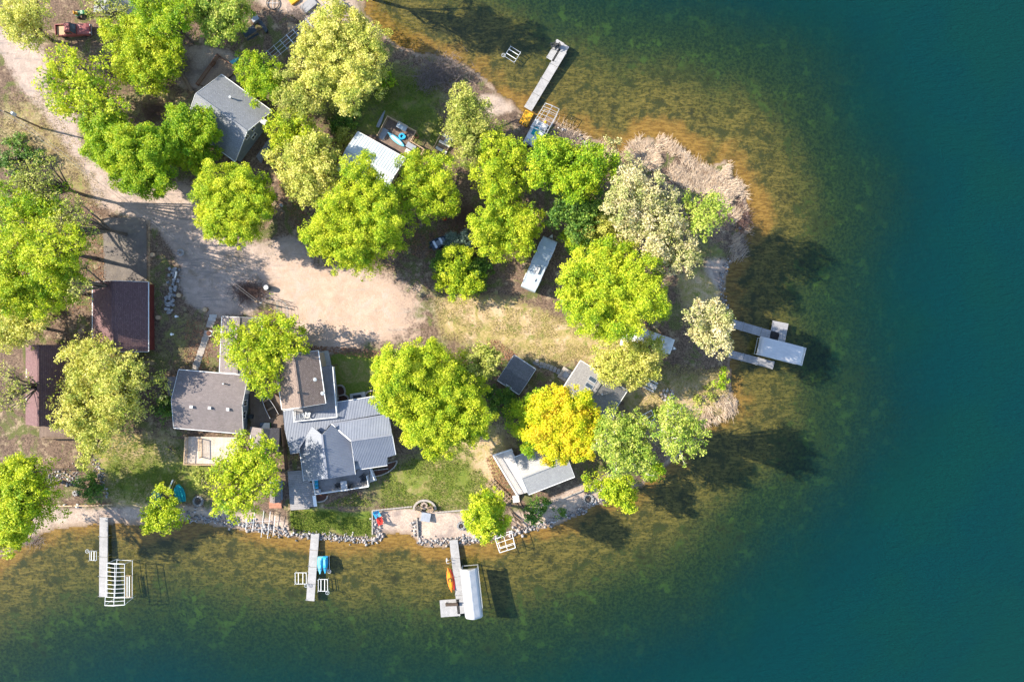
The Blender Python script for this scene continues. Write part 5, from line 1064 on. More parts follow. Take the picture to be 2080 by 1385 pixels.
for i in range(6): MB().box((-1.4+i*.55, 0, .1+.1*i), (.45, 1.9, .14)).build('tread', M['wood' if i % 2 else 'deck_white'], w1)
for y in (1.05,): MB().bar((-1.8,y,1.0),(1.6,y,1.6),.1,.08).build('hand_rail', M['wood_light'], w1)
for x in (-1.7,0,1.5): MB().box((x,1.05,.6),(.1,.1,1.5)).build('post', M['wood_light'], w1)
MB().box((.3,-.2,.75),(.9,.7,.35)).build('planter_box', M['grey_paint'], w1)
# lake deck furniture
c = P(701,985,1.55); tb = thing('patio_table', 'grey patio table in the middle of the lake deck', 'table', c, R(-84)); MB().box((0,0,.72),(1.6,1.0,.05)).build('table_top', M['cloth'], tb)
for x in (-.65,.65):
    for y in (-.4,.4): MB().box((x,y,.35),(.06,.06,.7)).build('leg', M['black'], tb)
for lab, p_, rz_, mt_ in (('black chair left of the patio table on the lake deck',(690,984),R(6),'black'),('black chair right of the patio table on the lake deck',(712,986),R(186),'black'),('black chair by the stair end of the lake deck',(737,968),R(215),'black')): chair(lab, p_, rz_, mt_, 1.55)
c = P(644,983,1.55); lg = thing('lounge_chair', 'turquoise lounge chair at the left end of the lake deck', 'lounge chair', c, R(-87)); 
for i in range(5): MB().box((-.7+.3*i,0,.34),(.27,.6,.06)).build('cushion', M['teal' if i%2 else 'blue'], lg)
MB().bar((-.8,0,.36),(-1.25,0,.8),.6,.06).build('backrest', M['blue'], lg); MB().box((0,0,.26),(1.8,.64,.06)).build('frame', M['black'], lg)
for x in (-.8,.8):
    for y in (-.27,.27): MB().box((x,y,.12),(.05,.05,.24)).build('leg', M['black'], lg)
crate('storage_box', 'small grey side table at the lower left corner of the lake deck', 'side table', (648,996), R(8), (.8,.6,.45), 'grey_paint', None, 1.55); crate('grill', 'black covered grill at the right end of the lake deck', 'grill', (741,977), R(10), (.9,.6,1.0), 'black', 'black', 1.55)
c = P(622,840,3.0)
chair('grey chair on the upper deck below the tan shingle roof', (615,843), R(100), 'grey_paint', 3.8); chair('white chair on the upper deck below the tan shingle roof', (627,841), R(80), 'trim', 3.8)
# fire rings and seat walls
def fire_ring(label, ctr, r, mat, n=12, hgt=.28, cat='fire pit', group='fire pits'):
    c = G(*ctr); root = thing('fire_pit', label, cat, c, rng.random()*3, group)
    for k in range(2):
        for i in range(n):
            t = 2*math.pi*(i+.5*k)/n; w_ = 2*math.pi*r/n; MB().box((r*math.cos(t), r*math.sin(t), hgt*(.25+.5*k)), (.26+.12*rng.random(), w_*(.8+.2*rng.random()), hgt*(.4+.2*rng.random())), t+.1*(rng.random()-.5)).build('stone', M[mat], root, bevel=.03)
    MB().lathe([(r-.12,0),(r-.15,.06),(.1,.12)],n=14).build('ash', M['ash'], root)
    for i in range(3): t = i*2.1; MB().tube((-.4*r*math.cos(t),-.4*r*math.sin(t),.12),(.5*r*math.cos(t),.5*r*math.sin(t),.25),.06).build('log', M['wood_dark'], root)
    return root
fire_ring('round stone fire pit on the bleached sand patio beside the yellow willow', (937,1067), .55, 'paver', 10); rf = thing('fire_pit', 'rough heap of pale boulders used as fire ring between picnic table and birches', 'fire pit', G(1355,802), 0, 'fire pits')
for i in range(24): t = i*.7+rng.random()*.3; q = .95 if i < 14 else rng.uniform(.2, .7); MB().box((q*math.cos(t), q*math.sin(t), .12), (rng.uniform(.25,.5), rng.uniform(.22,.4), rng.uniform(.2,.36)), rng.random()*3).build('stone', M['stone_warm' if i % 2 else 'concrete'], rf, bevel=.05)

fire_ring('grey block fire pit at the top of the beach beside the teal boat', (403,1017), .72, 'paver', 12); fire_ring('small dark fire ring on the lawn by the lower left shrub', (154,1001), .3, 'stone', 8); fire_ring('stone ring inside the half round seat wall of the sand patio', (862,1026), .42, 'stone_warm', 9)
fire_ring('small fire ring on the gravel terrace by the rock edge', (1195,1013), .7, 'paver', 10, .25)
c = G(863,1034); sw = thing('seat_wall', 'half round stone seat wall at the upper edge of the sand patio', 'wall', c, 0, 'low walls')
for i in range(16): t = R(8)+math.pi*.94*i/15; MB().box((1.75*math.cos(t),1.5*math.sin(t),.2),(.34,.36,.44),t).build('block', M['kerb'], sw, bevel=.02)
c = G(866,1048); sq = thing('fire_table', 'square grey stone table on the sand patio', 'fire table', c, R(-10)); MB().box((0,0,.3),(1.3,1.3,.6)).build('base', M['stone'], sq, bevel=.03); MB().box((0,0,.63),(1.5,1.45,.08)).build('table_top', M['grey_paint'], sq, bevel=.02); MB().box((-.85,0,.25),(.35,1.6,.5)).build('ledge', M['kerb'], sq)
pt = thing('patio_edging', 'pale kerb blocks edging the upper side of the sand patio', 'kerb', G(930,1036), 0, 'low walls')
def blocks(root, pts, bl, wd, ht, mat, name='block', jit=.04, bev=.02):
    for a, b in zip(pts, pts[1:]):
        a, b = to_local(root, G(*a)), to_local(root, G(*b)); L = (b-a).length; n = max(1, round(L/bl)); d = (b-a)/n; rz_ = math.atan2(b.y-a.y, b.x-a.x)
        for i in range(n): c_ = a+d*(i+.5); MB().box((c_.x, c_.y, c_.z+ht/2-.05), (L/n*.95, wd*(1+jit*rng.normal()), ht*(1+jit*rng.normal())), rz_+jit*rng.normal()*.6).build(name, M[mat], root, bevel=bev)
blocks(pt, [(757,1036),(838,1028)], .45, .2, .3, 'kerb'); blocks(pt, [(757,1036),(757,1085)], .45, .2, .3, 'kerb'); blocks(pt, [(884,1040),(955,1034)], .5, .22, .35, 'kerb'); blocks(pt, [(847,1050),(850,1090)], .45, .2, .4, 'kerb')
e1 = thing('garden_edging', 'curved pale kerb round the red mulch bed at the right of the main house', 'kerb', G(790,955), 0, 'low walls'); blocks(e1, [(806,934),(807,938),(803,946),(796,953),(787,959),(776,964),(763,967)], .4, .18, .3, 'kerb'); blocks(e1, [(757,955),(789,951)], .45, .16, .3, 'kerb'); blocks(e1, [(788,940),(806,935)], .4, .16, .3, 'kerb')
e2 = thing('garden_edging', 'curved pale kerb round the mulch bed below the lake deck', 'kerb', G(655,1016), 0, 'low walls'); blocks(e2, [(666,1006),(664,1012),(658,1017),(648,1019),(642,1018)], .35, .18, .3, 'kerb')
e3 = thing('garden_edging', 'two curved block walls between the tan garage and the giant maple', 'kerb', G(700,795), 0, 'low walls'); blocks(e3, [(686,783),(694,782),(700,787),(702,796),(700,802)], .35, .22, .45, 'kerb'); blocks(e3, [(688,804),(700,801),(708,806),(709,812)], .35, .22, .45, 'kerb'); blocks(e3, [(743,801),(748,795),(756,793),(766,793)], .35, .22, .45, 'kerb'); blocks(e3, [(677,742),(688,812)], .5, .2, .5, 'kerb')
def patch(name, label, pts, mat, h_=.05, cat='garden bed', kind=None):
    q = [P(*p, 1.0) for p in pts]; zc = max(gz(v.x, v.y) for v in q) + h_; zl = min(gz(v.x, v.y) for v in q) - .2
    o = MB().prism([(v.x, v.y) for v in q], zl, zc).build(name, M[mat]); return tag(o, label, cat, None, kind)
patch('mulch_bed', 'red brown mulch bed at the lower right corner of the main house', [(788,942),(804,937),(801,946),(786,958),(764,965),(758,956),(788,950)], 'mulch'); patch('mulch_bed', 'small mulch bed under the lower left corner of the lake deck', [(642,1004),(665,1004),(660,1014),(643,1017)], 'mulch')
patch('mulch_bed', 'dark mulch bed inside the curved block walls', [(687,786),(694,785),(699,790),(700,800),(706,808),(707,813),(688,816)], 'mulch'); pd = patch('utility_pad', 'pale concrete pad with dark window well behind the main house', [(711,800),(742,795),(744,806),(712,811)], 'concrete', .12, 'paving'); c = P(726,805,1.1); tag(MB().box((c.x,c.y,1.35),(1.2,.5,.35),R(6)).build('window_well', M['black']), 'dark metal window well on the pale concrete pad', 'window well')
# stepping stones, flagstones, stacked blocks
sp = thing('stepping_stone_path', 'grey stepping stone path from the charcoal shed to the skylight house', 'path', G(1105,745), 0, 'paved areas')
for i, (px, py) in enumerate(((1086,737),(1092,740),(1098,744),(1105,745),(1112,747),(1119,750),(1126,753),(1133,757),(1139,760),(1100,738),(1107,740),(1114,742),(1121,745),(1128,748),(1135,752),(1091,733))):
    q = to_local(sp, G(px, py)); MB().box((q.x, q.y, q.z+.03), (.52, .46, .1), R(-24)+.12*rng.normal()).build('paver', M['paver' if i < 9 else 'kerb'], sp, bevel=.03)
bp = thing('brick_landing', 'square brick landing at the upper left wall of the skylight house', 'paving', G(1149,761), R(-32), 'paved areas')
for i in range(4):
    for j in range(4):
        if not (1 <= i <= 2 and 1 <= j <= 2): MB().box((-.75+.5*i, -.75+.5*j, .15), (.48, .48, .4)).build('block', M['kerb'], bp, bevel=.02)
MB().box((0, 0, .1), (.98, .98, .2)).build('infill', M['grey_paint'], bp)
fp = thing('flagstone_path', 'long pale flagstone path down to the taupe house', 'path', G(412,710), 0, 'paved areas')
for i in range(17):
    t = i/16; px, py = 433-36*t, 642+106*t
    if i == 4: continue
    q = to_local(fp, G(px, py)); MB().box((q.x, q.y, q.z+.03), (1.15*(1+.07*rng.normal()), .55, .1), R(-8)+.08*rng.normal()).build('flagstone', M['concrete' if i < 2 else 'kerb'], fp, bevel=.04)
sg = thing('stone_pile', 'row of stacked grey stone blocks between the garage lawn and the lane', 'stone pile', G(352,590), 0, 'stone piles')
for i in range(62):
    t = rng.random(); px = 358 - 14*t + rng.normal()*5.5; py = 545 + 92*t; q = to_local(sg, G(px, py)); MB().box((q.x, q.y, q.z+.15+.12*rng.random()), (rng.uniform(.3,.65), rng.uniform(.25,.45), .3), rng.random()*3).build('block', M['stone' if i % 3 else 'paver'], sg, bevel=.05)
for lab, px, py in (('stump round at the top of the garage lawn', 312, 518), ('largest cut log round beside the stacked stone blocks', 365, 600), ('pale cut log round near the top of the flagstone path', 418, 629), ('small pale stump in the shaded lawn right of the maroon garage', 323, 645)):
    c = G(px, py); lr = thing('tree_stump', lab, 'stump', c, 0, 'stumps and log rounds'); MB().lathe([(.42,0),(.4,.35),(.36,.4)],n=12,sx=1.15).build('bark', M['wood'], lr); MB().lathe([(.35,.395),(.3,.42),(.05,.425)],n=12,sx=1.15).build('cut_face', M['wood_light'], lr)
for lab, px, py in (('white round birdbath in the shaded lawn right of the maroon garage', 352, 679), ('tiny white lamp in the shaded lawn near the stone blocks', 361, 643), ('white plant pot beside the flagstone path', 430, 677)):
    c = G(px, py); k = .7 if px != 430 else 1.6; o = thing('plant_pot' if px == 430 else 'birdbath', lab, 'plant pot' if px == 430 else 'birdbath', c); MB().lathe([(.18*k,0),(.08*k,.1),(.07*k,.45),(.28*k,.55),(.3*k,.62),(.22*k,.6),(.05*k,.56)],n=14).build('bowl', M['trim'], o)
    if px == 430: MB().lathe([(.42,.95),(.38,.98),(.02,1.0)],n=12).build('soil', M['mulch'], o)
c = G(545,585); tb = thing('barrel', 'dark barrel with pale lid at the corner of the turnaround', 'barrel', c); MB().lathe([(.4,0),(.46,.3),(.46,.7),(.4,1.0)],n=14).build('body', M['navy'], tb); MB().lathe([(.4,1.0),(.36,1.04),(.05,1.05)],n=14).build('lid', M['cloth'], tb)
c = G(371,514); pl_ = thing('planter', 'round stone planter with dead plants at the edge of the turnaround', 'planter', c, 0, 'planters'); MB().lathe([(.35,0),(.3,.2),(.45,.6),(.6,.7),(.55,.75),(.3,.7)],n=14).build('bowl', M['stone'], pl_)
mb = MB(); [mb.tube((0,0,.7),(.5*math.cos(i*1.3),.5*math.sin(i*1.3),1.1+.3*rng.random()),.03,.01,4) for i in range(14)]; mb.build('dead_stems', M['twig'], pl_)
c = G(375,562); sd_ = thing('satellite_dish', 'white satellite dish on a thin pole whose round shadow falls on the lane', 'satellite dish', c); MB().tube((0,0,-.2),(0,0,2.6),.05).build('pole', M['steel'], sd_)
dn = (-ld).normalized(); q_ = dn.to_track_quat('Z','Y').to_matrix(); md = MB().lathe([(.02,-.12),(.35,-.06),(.62,.08),(.62,.1),(.33,-.03),(.02,-.08)],n=20); md.v = [tuple(q_ @ Vector(v)+Vector((0,0,2.8))) for v in md.v]; md.build('dish', M['trim'], sd_)
MB().bar(q_ @ Vector((0,-.5,-.02))+Vector((0,0,2.8)), q_ @ Vector((0,0,.6))+Vector((0,0,2.8)), .03).build('feed_arm', M['steel'], sd_)
# poles and cables
def pole_at(px, py, h_): c = P(px, py, h_); g = gz(c.x, c.y); return Vector((c.x, c.y, g))
c = pole_at(8,226,9.5); up = thing('utility_pole', 'tall wooden utility pole leaning into view at the left edge', 'utility pole', c); MB().tube((0,0,-.5),(0,0,9.6-c.z),.16,.11,8).build('pole', M['wood'], up); MB().bar((-1.0,.3,9.0-c.z),(1.0,-.3,9.0-c.z),.1,.12).build('crossarm', M['wood'], up)
for x in (-.9,0,.9): MB().lathe([(.05,0),(.1,.08),(.06,.2)],(x,-.3*x,9.06-c.z),8).build('insulator', M['trim'], up)
MB().lathe([(.05,0),(.26,.05),(.28,.7),(.2,.8)],(.32,.1,7.6-c.z),12).build('transformer', M['cloth'], up)
mp = pole_at(521,612,4.5); ms = thing('service_mast', 'short wooden service post where the overhead cables end beside the turnaround', 'utility pole', mp); MB().tube((0,0,-.3),(0,0,4.6-mp.z),.1,.08,8).build('post', M['wood_light'], ms); MB().bar((-.4,0,4.2-mp.z),(.4,0,4.2-mp.z),.08).build('crossbar', M['wood_light'], ms)
MB().box((.1,-.1,1.6),(.3,.2,.5)).build('meter_box', M['cloth'], ms)
for k, lab in ((-.25,'upper of the two thin overhead cables from the utility pole to the service post'),(.25,'lower of the two thin overhead cables from the utility pole to the service post')):
    a, b = Vector((c.x+k*3, c.y-k, 9.1)), Vector((mp.x+k, mp.y, 4.3)); pts = [a+(b-a)*i/24-Vector((0,0,1.6*4*(i/24)*(1-i/24)*.5)) for i in range(25)]; tag(MB().pipe(pts, .022, 5).build('overhead_cable', M['rope']), lab, 'cable', 'overhead cables')
pb_ = pole_at(0,316,8.0); a = Vector((pb_.x-2,pb_.y+1,8.0)); b = P(197,419,4.0); pts = [a+(b-a)*i/16-Vector((0,0,2*(i/16)*(1-i/16))) for i in range(17)]
# pipe racks, dock parts
c = G(615,65); df = thing('dock_skeleton', 'long ladder like steel dock frame lying on the bank near the top edge', 'dock frame', c, 0, 'stored dock parts')
A, B = to_local(df, G(548,118)), to_local(df, G(692,2)); d = (B-A).normalized(); sd2 = Vector((-d.y, d.x, 0)); A.z = B.z = .5
for k in (-.85,-.28,.28,.85): MB().tube(A+sd2*k, B+sd2*k, .045).build('rail', M['steel'], df)
for i in range(11): q = A+(B-A)*(i+.3)/11; MB().bar(q-sd2*.95, q+sd2*.95, .09, .09).build('crossbar', M['alu' if i % 2 else 'steel'], df)
for i in (1,5,9): q = A+(B-A)*(i+.3)/11; MB().tube(q-sd2*.9-Vector((0,0,.7)), q-sd2*.9, .04).tube(q+sd2*.9-Vector((0,0,.7)), q+sd2*.9, .04).build('leg', M['steel'], df)
pr = thing('pipe_rack', 'thin white dock pipes standing in rows on the shore rocks', 'dock frame', G(535,1060), 0, 'stored dock parts')
for i, (x0, y0, x1, y1) in enumerate(((522,1034,516,1076),(540,1034,534,1088),(553,1036,547,1090),(563,1044,558,1086),(505,1050,503,1072),(445,1038,444,1050))):
    q0, q1 = to_local(pr, G(x0,y0)), to_local(pr, G(x1,y1)); MB().tube(q0+Vector((0,0,.9)), q1+Vector((0,0,.8)), .04).build('pipe', M['trim'], pr); 
    for q in (q0, q1): MB().tube(q, q+Vector((0,0,.9)), .03).build('leg', M['alu'], pr)
for k in (.25,.75): a, b = to_local(pr, G(503,1050+30*k)), to_local(pr, G(556,1046+34*k)); MB().tube(a+Vector((0,0,.85)), b+Vector((0,0,.85)), .03).build('crossbar', M['alu'], pr)
br = thing('boat_ramp_frame', 'brown timber stair frame on the slope left of the pale grey cabin', 'steps', G(1012,992), 0)
A, B = to_local(br, G(992,975)), to_local(br, G(1036,1018)); d = (B-A).normalized(); sd2 = Vector((-d.y, d.x, 0))
for k in (-.55,0,.55): MB().bar(A+sd2*k+Vector((0,0,.35)), B+sd2*k+Vector((0,0,.35)), .1, .1).build('rail', M['wood'], br)
for i in range(9): q = A+(B-A)*(i+.5)/9; MB().bar(q-sd2*.6+Vector((0,0,.42)), q+sd2*.6+Vector((0,0,.42)), .14, .05).build('tread', M['wood'], br)
lt = thing('timber_stack', 'scatter of dark timbers and poles on the slope below the pale grey cabin', 'timber', G(1045,1040), 0)
for i in range(16):
    px, py = 1032+rng.random()*34, 1018+rng.random()*38; a = to_local(lt, G(px, py)); t = R(-50)+.35*rng.normal(); MB().bar(a+Vector((0,0,.12)), a+Vector((math.cos(t)*2.4, math.sin(t)*2.4, .25)), .1, .08).build('timber', M['wood' if i % 2 else 'wood_dark'], lt)
tbm = thing('retaining_wall', 'low dark timber retaining wall above the stone strip at the lower left', 'wall', G(125,951), 0, 'low walls'); blocks(tbm, [(80,953),(160,951)], 2.2, .25, .5, 'wood_dark', 'timber', .02)
tb2 = thing('retaining_wall', 'pale timber edge along the top of the lower left beach', 'wall', G(160,1026), 0, 'low walls'); blocks(tb2, [(80,1028),(185,1026),(231,1024)], 2.4, .2, .3, 'wood_light', 'timber', .02)
tb3 = thing('retaining_wall', 'thin kerb along the gravel terrace below the pale grey cabin', 'wall', G(1170,1004), 0, 'low walls'); blocks(tb3, [(1142,1012),(1196,990),(1225,978)], 1.2, .18, .3, 'kerb', 'block', .02)
bh = bench('small dark bench on the gravel terrace near the rock edge', (1195,996), R(25), 0, 'wood_dark', 1.5)
tw = thing('garden_fence', 'low thin wire fence round the bare garden corner above the lime tree', 'fence', G(577,625), 0, 'fences'); mb = MB(); qs = [to_local(tw, G(*p)) for p in ((566,648),(566,612),(575,610),(585,620),(589,652))]
for q in qs: MB().box((q.x,q.y,q.z+.5),(.08,.08,1.2)).build('post', M['wood_dark'], tw)
for z in (.3,.7,1.05): mb.pipe([q+Vector((0,0,z)) for q in qs], .018, 4)
mb.build('wire', M['steel'], tw)
bf = thing('driveway_fence', 'thin rail fence along the right side of the concrete driveway', 'fence', G(307,520), 0, 'fences'); mb = MB()
for i in range(7): q = to_local(bf, G(306.5,450+22*i)); MB().box((q.x,q.y,q.z+.45),(.08,.08,.9)).build('post', M['wood_light'], bf)
for z in (.4,.8): mb.pipe([to_local(bf, G(306.5,450+22*i))+Vector((0,0,z)) for i in range(7)], .03, 4)
mb.build('rail', M['wood_light'], bf)
hp = thing('hoop', 'black metal fire hoop lying on the sand near the top edge', 'hoop', G(555,8)); MB().ring((0,0,.1),.95,1.05,0,.12,24).build('ring', M['black'], hp); [MB().bar((0,0,.2),(.95*math.cos(k*1.57),.95*math.sin(k*1.57),.2),.06).build('spoke', M['steel'], hp) for k in range(4)]
lg_ = thing('log', 'thick brown log lying at the foot of the rust brown deck', 'log', G(383,172), R(-62)); MB().tube((-1.5,0,.35),(1.5,0,.35),.34,.28,10).build('bark', M['wood'], lg_); MB().tube((1.5,0,.35),(1.515,0,.35),.26,.26,10).build('cut_face', M['wood_light'], lg_)
rd = thing('fuel_can', 'small red fuel can beside the dark brush heap', 'can', G(903,446)); MB().box((0,0,.25),(.6,.4,.5)).build('body', M['red'], rd, bevel=.06); MB().box((0,0,.56),(.4,.06,.08)).build('handle', M['red'], rd)
rk = thing('round_bucket', 'white bucket in the shade under the big lime trees', 'bucket', G(573,418)); MB().lathe([(.18,0),(.24,.5),(.2,.5),(.15,.08)],n=12).build('body', M['trim'], rk); MB().pipe([(-.23,0,.48),(-.1,0,.68),(.1,0,.68),(.23,0,.48)],.012,4).build('handle', M['steel'], rk)

# ------------------------------------------------------------------ rocks along the shore, reeds, brush, litter
def rock_np(n, cen, size):
    """n rough stones as squashed 8-corner blobs with jittered corners"""
    base = np.array([[x,y,z] for z in (-1,1) for x,y in ((-1,-1),(1,-1),(1,1),(-1,1))], float)*.5
    base[4:,:2] *= .7
    v = base[None]*(1+.45*(rng.random((n,8,3))-.5)); v = v*size[:,None,None]*rng.uniform(.7,1.3,(n,1,3)); t = rng.random(n)*6.28; c, s_ = np.cos(t), np.sin(t)
    v = np.stack([v[...,0]*c[:,None]-v[...,1]*s_[:,None], v[...,0]*s_[:,None]+v[...,1]*c[:,None], v[...,2]*.8], -1) + cen[:,None]
    f = np.array([(3,2,1,0),(4,5,6,7),(0,1,5,4),(1,2,6,5),(2,3,7,6),(3,0,4,7)]); return v.reshape(-1,3), (f[None]+np.arange(n)[:,None,None]*8).reshape(-1,4)
rockm = NT('shore_rock'); ri = rockm.n('NewGeometry').outputs['Random Per Island']; rn = rockm.noise(rockm.obj(), 4, 5, .65)
ROCKM = rockm.done(rockm.bsdf(rockm.mix(rockm.ss(rn,.4,.7), rockm.ramp(ri, [(0,(.12,.115,.12)),(.35,(.30,.285,.28)),(.6,(.46,.44,.43)),(.8,(.36,.27,.22)),(1,(.62,.60,.58))]), (.10,.095,.09)), .9, 0, rockm.bump(rn,.5,.05), .2))
def riprap(name, label, pts, wid, dens, smin=.13, smax=.34):
    cs = []
    for a, b in zip(pts, pts[1:]):
        a_, b_ = np.array(a, float), np.array(b, float); L = np.hypot(*(b_-a_))/S; n = max(2, int(L*wid/S*dens)); t = rng.random(n)[:,None]; off = rng.normal(size=(n,1))*wid*.32; d = (b_-a_)/np.hypot(*(b_-a_)); cs.append(a_+(b_-a_)*t+np.array([-d[1],d[0]])*off)
    cs = np.concatenate(cs); w3 = np.array([P(x,y,.3)[:] for x,y in cs]); sz = rng.uniform(smin, smax, len(cs))*rng.choice([1,1,1,1.5], len(cs))
    w3[:,2] = [max(gz(x,y),-.35) for x,y in w3[:,:2]]; w3[:,2] += sz*.18
    v, f = rock_np(len(cs), w3, sz); return tag(new_obj(name, np_mesh(name, v, f, ROCKM)), label, None, None, 'stuff')
riprap('shore_rocks', 'grey rocks along the shore below the lawn strip and its corner', [(592,1082),(640,1090),(700,1094),(770,1096)], 15, 15); riprap('shore_rocks', 'rock point left of the little sand landing', [(764,1046),(764,1066),(768,1086),(776,1098)], 15, 14)
riprap('shore_rocks', 'pale rocks left of the sand patio', [(842,1056),(843,1080),(856,1100)], 14, 13); riprap('shore_rocks', 'rocks along the front of the sand patio', [(850,1100),(900,1101),(960,1096),(1020,1086)], 14, 15); riprap('shore_rocks', 'rocks along the shore under the wide open lime tree', [(378,1048),(450,1058),(520,1068),(588,1080)], 17, 15)
riprap('shore_rocks', 'rock edge along the south east terrace', [(1035,1084),(1080,1072),(1130,1056),(1180,1036),(1236,1010),(1270,996)], 12, 13); riprap('shore_rocks', 'stone edge along the east footpath', [(1486,522),(1472,545),(1466,575),(1468,605),(1478,625)], 10, 8, .12, .34); riprap('shore_rocks', 'stone bed at the lower left lawn', [(86,972),(165,968)], 26, 20, .1, .22); riprap('shore_rocks', 'narrow stone strip at the lower left lawn', [(198,930),(208,965),(222,1008)], 12, 16, .1, .24)
riprap('shore_rocks', 'line of stones along the lower left beach', [(90,1026),(180,1024)], 5, 9, .12, .3); riprap('shore_rocks', 'stones scattered along the north bank', [(1130,262),(1170,280),(1210,300),(1260,320)], 14, 2, .15, .4); riprap('shore_rocks', 'stones along the reedy east bank', [(1512,430),(1505,480),(1498,520)], 16, 2.5, .15, .45)
for lab, px, py, s_ in (('pale boulder at the upper end of the rock edge',1048,1066,.55),('squarish boulder nearest the corner post of the small lift frame',1042,1070,.8),('largest pale boulder in the middle of the rock edge by the small lift frame',1053,1077,.95),
  ('boulder at the waterline furthest from the sand patio',1061,1087,.75),('small boulder behind the largest pale boulder',1068,1079,.6),('low boulder at the waterline beside the lift frame top bar',1036,1088,.6),('smallest grey boulder at the edge of the dark timbers',1076,1072,.5)):
    c = G(px, py); c.z = max(c.z, -.1); v, f = rock_np(1, np.array([[0,0,s_*.3]]), np.array([s_])); me = np_mesh('boulder', v, f, ROCKM); o = new_obj('boulder', me); o.location = c; sb = o.modifiers.new('round', 'SUBSURF'); sb.levels = sb.render_levels = 1
    tag(o, lab, 'boulder', 'pale boulders by the lift frame')
def blades(name, label, cen, dirs, ln, wd, mat, kind='stuff', z0=0.0):
    """flat tapering stems: cen (n,3), dirs (n,3) unit, ln, wd (n,)"""
    n = len(cen); sdv = np.cross(dirs, np.array([0,0,1.])); sdv /= np.linalg.norm(sdv,axis=1,keepdims=True)+1e-6; tip = cen+dirs*ln[:,None]
    v = np.stack([cen-sdv*wd[:,None]/2, cen+sdv*wd[:,None]/2, tip+sdv*wd[:,None]*.2, tip-sdv*wd[:,None]*.2],1).reshape(-1,3); return tag(new_obj(name, np_mesh(name, v, np.arange(n*4).reshape(n,4), mat)), label, None, None, kind)
def in_poly(pts, n):
    q = np.array(W2(pts)); lo, hi = q.min(0), q.max(0); out = []
    while sum(map(len, out)) < n:
        p = lo+(hi-lo)*rng.random((n*2,2)); out.append(p[pip(p[:,0],p[:,1],[tuple(a) for a in q])])
    return np.concatenate(out)[:n]
def reed(name, label, pts, n, head, spread, ln, tilt, mat='reed', wd=.05):
    p = in_poly(pts, n); p = p + rng.normal(size=p.shape)*.35; p = p[fnoise(p[:,0],p[:,1],.45,3,55) > .36+.12*rng.random(len(p))]; n = len(p); cl = fnoise(p[:,0],p[:,1],.25,3,77)*2-1; a = R(head)+spread*(cl*1.6+rng.normal(size=n)*.35); el = np.clip(rng.normal(tilt,.22,n),.02,1.4); d = np.stack([np.cos(a)*np.cos(el),np.sin(a)*np.cos(el),np.sin(el)],1)
    z = np.array([max(gz(x,y),-.1) for x,y in p])+rng.random(n)*.28; return blades(name, label, np.column_stack([p,z]), d, rng.uniform(.5,1.1,n)*ln, rng.uniform(.6,1.4,n)*wd, M[mat])
reed('dry_reeds', 'flattened pale dry reed bed on the north east tip', [(1268,312),(1300,284),(1345,286),(1380,308),(1410,332),(1440,350),(1458,336),(1474,330),(1484,356),(1506,388),(1514,420),(1500,440),(1440,400),(1380,380),(1330,350),(1285,340)], 9500, 60, 1.5, 1.1, .16, wd=.075)
reed('dry_reeds', 'dry reeds and grass along the east bank', [(1490,425),(1518,425),(1520,470),(1505,525),(1488,530),(1484,470)], 1500, 10, 1.2, 1.0, .5, wd=.06); reed('dry_reeds', 'dry reeds at the corner above the leaning birch', [(1425,835),(1470,800),(1500,815),(1490,838),(1440,855),(1415,865)], 900, 200, 1.4, 1.2, .35, wd=.065)
reed('dry_reeds', 'dry reeds along the north bank beside the lift frame', [(1130,245),(1180,268),(1250,300),(1262,322),(1215,312),(1150,290)], 350, 60, 1.2, .9, .3, wd=.05)
GR = [NT('grass_blades'), NT('dry_grass_blades')]
GMATS = []
for s, cs in zip(GR, (((.06,.11,.012),(.12,.17,.02),(.20,.22,.04)), ((.20,.19,.05),(.36,.28,.12),(.46,.36,.19)))): GMATS.append(s.done(s.bsdf(s.ramp(s.n('NewGeometry').outputs['Random Per Island'], [(0,cs[0]),(.5,cs[1]),(1,cs[2])]), .8, 0, None, .15)))
def grass(name, label, poly, n, k, ln=.28, wd=.06):
    p = in_poly(poly, n); keep = fnoise(p[:,0],p[:,1],.5,3,91) > .40; p = p[keep]; n = len(p); a = rng.random(n)*6.28; el = rng.uniform(.3,1.2,n); d = np.stack([np.cos(a)*np.cos(el),np.sin(a)*np.cos(el),np.sin(el)],1)
    blades(name, label, np.column_stack([p,[gz(x,y)-.02 for x,y in p]]), d, rng.uniform(.5,1.2,n)*ln, rng.uniform(.6,1.4,n)*wd, GMATS[k])
grass('grass', 'green lawn grass strip above the shore rocks', [(590,1034),(756,1040),(756,1086),(590,1080)], 9000, 0); grass('grass', 'lawn grass right of the main house', [(660,1025),(750,985),(812,935),(950,905),(1005,1000),(1000,1030),(880,1034),(760,1026)], 16000, 0); grass('dry_grass', 'yellow dry grass in the middle of the point', [(880,600),(1120,640),(1280,690),(1180,725),(1130,745),(1040,712),(900,690)], 12000, 1)
grass('dry_grass', 'dry grass on the east lawn by the fire ring', [(1280,770),(1340,740),(1480,740),(1480,830),(1400,880),(1300,850)], 9000, 1); grass('dry_grass', 'dry verge grass left of the lane', [(0,200),(100,190),(190,330),(230,420),(160,420),(80,330),(0,310)], 5000, 1); grass('grass', 'rough lawn grass at the lower left', [(220,890),(370,890),(380,1020),(230,1020)], 7000, 0); grass('grass', 'shaded lawn grass beside the dark brown deck', [(690,180),(880,150),(920,330),(870,290),(780,225)], 7000, 0)
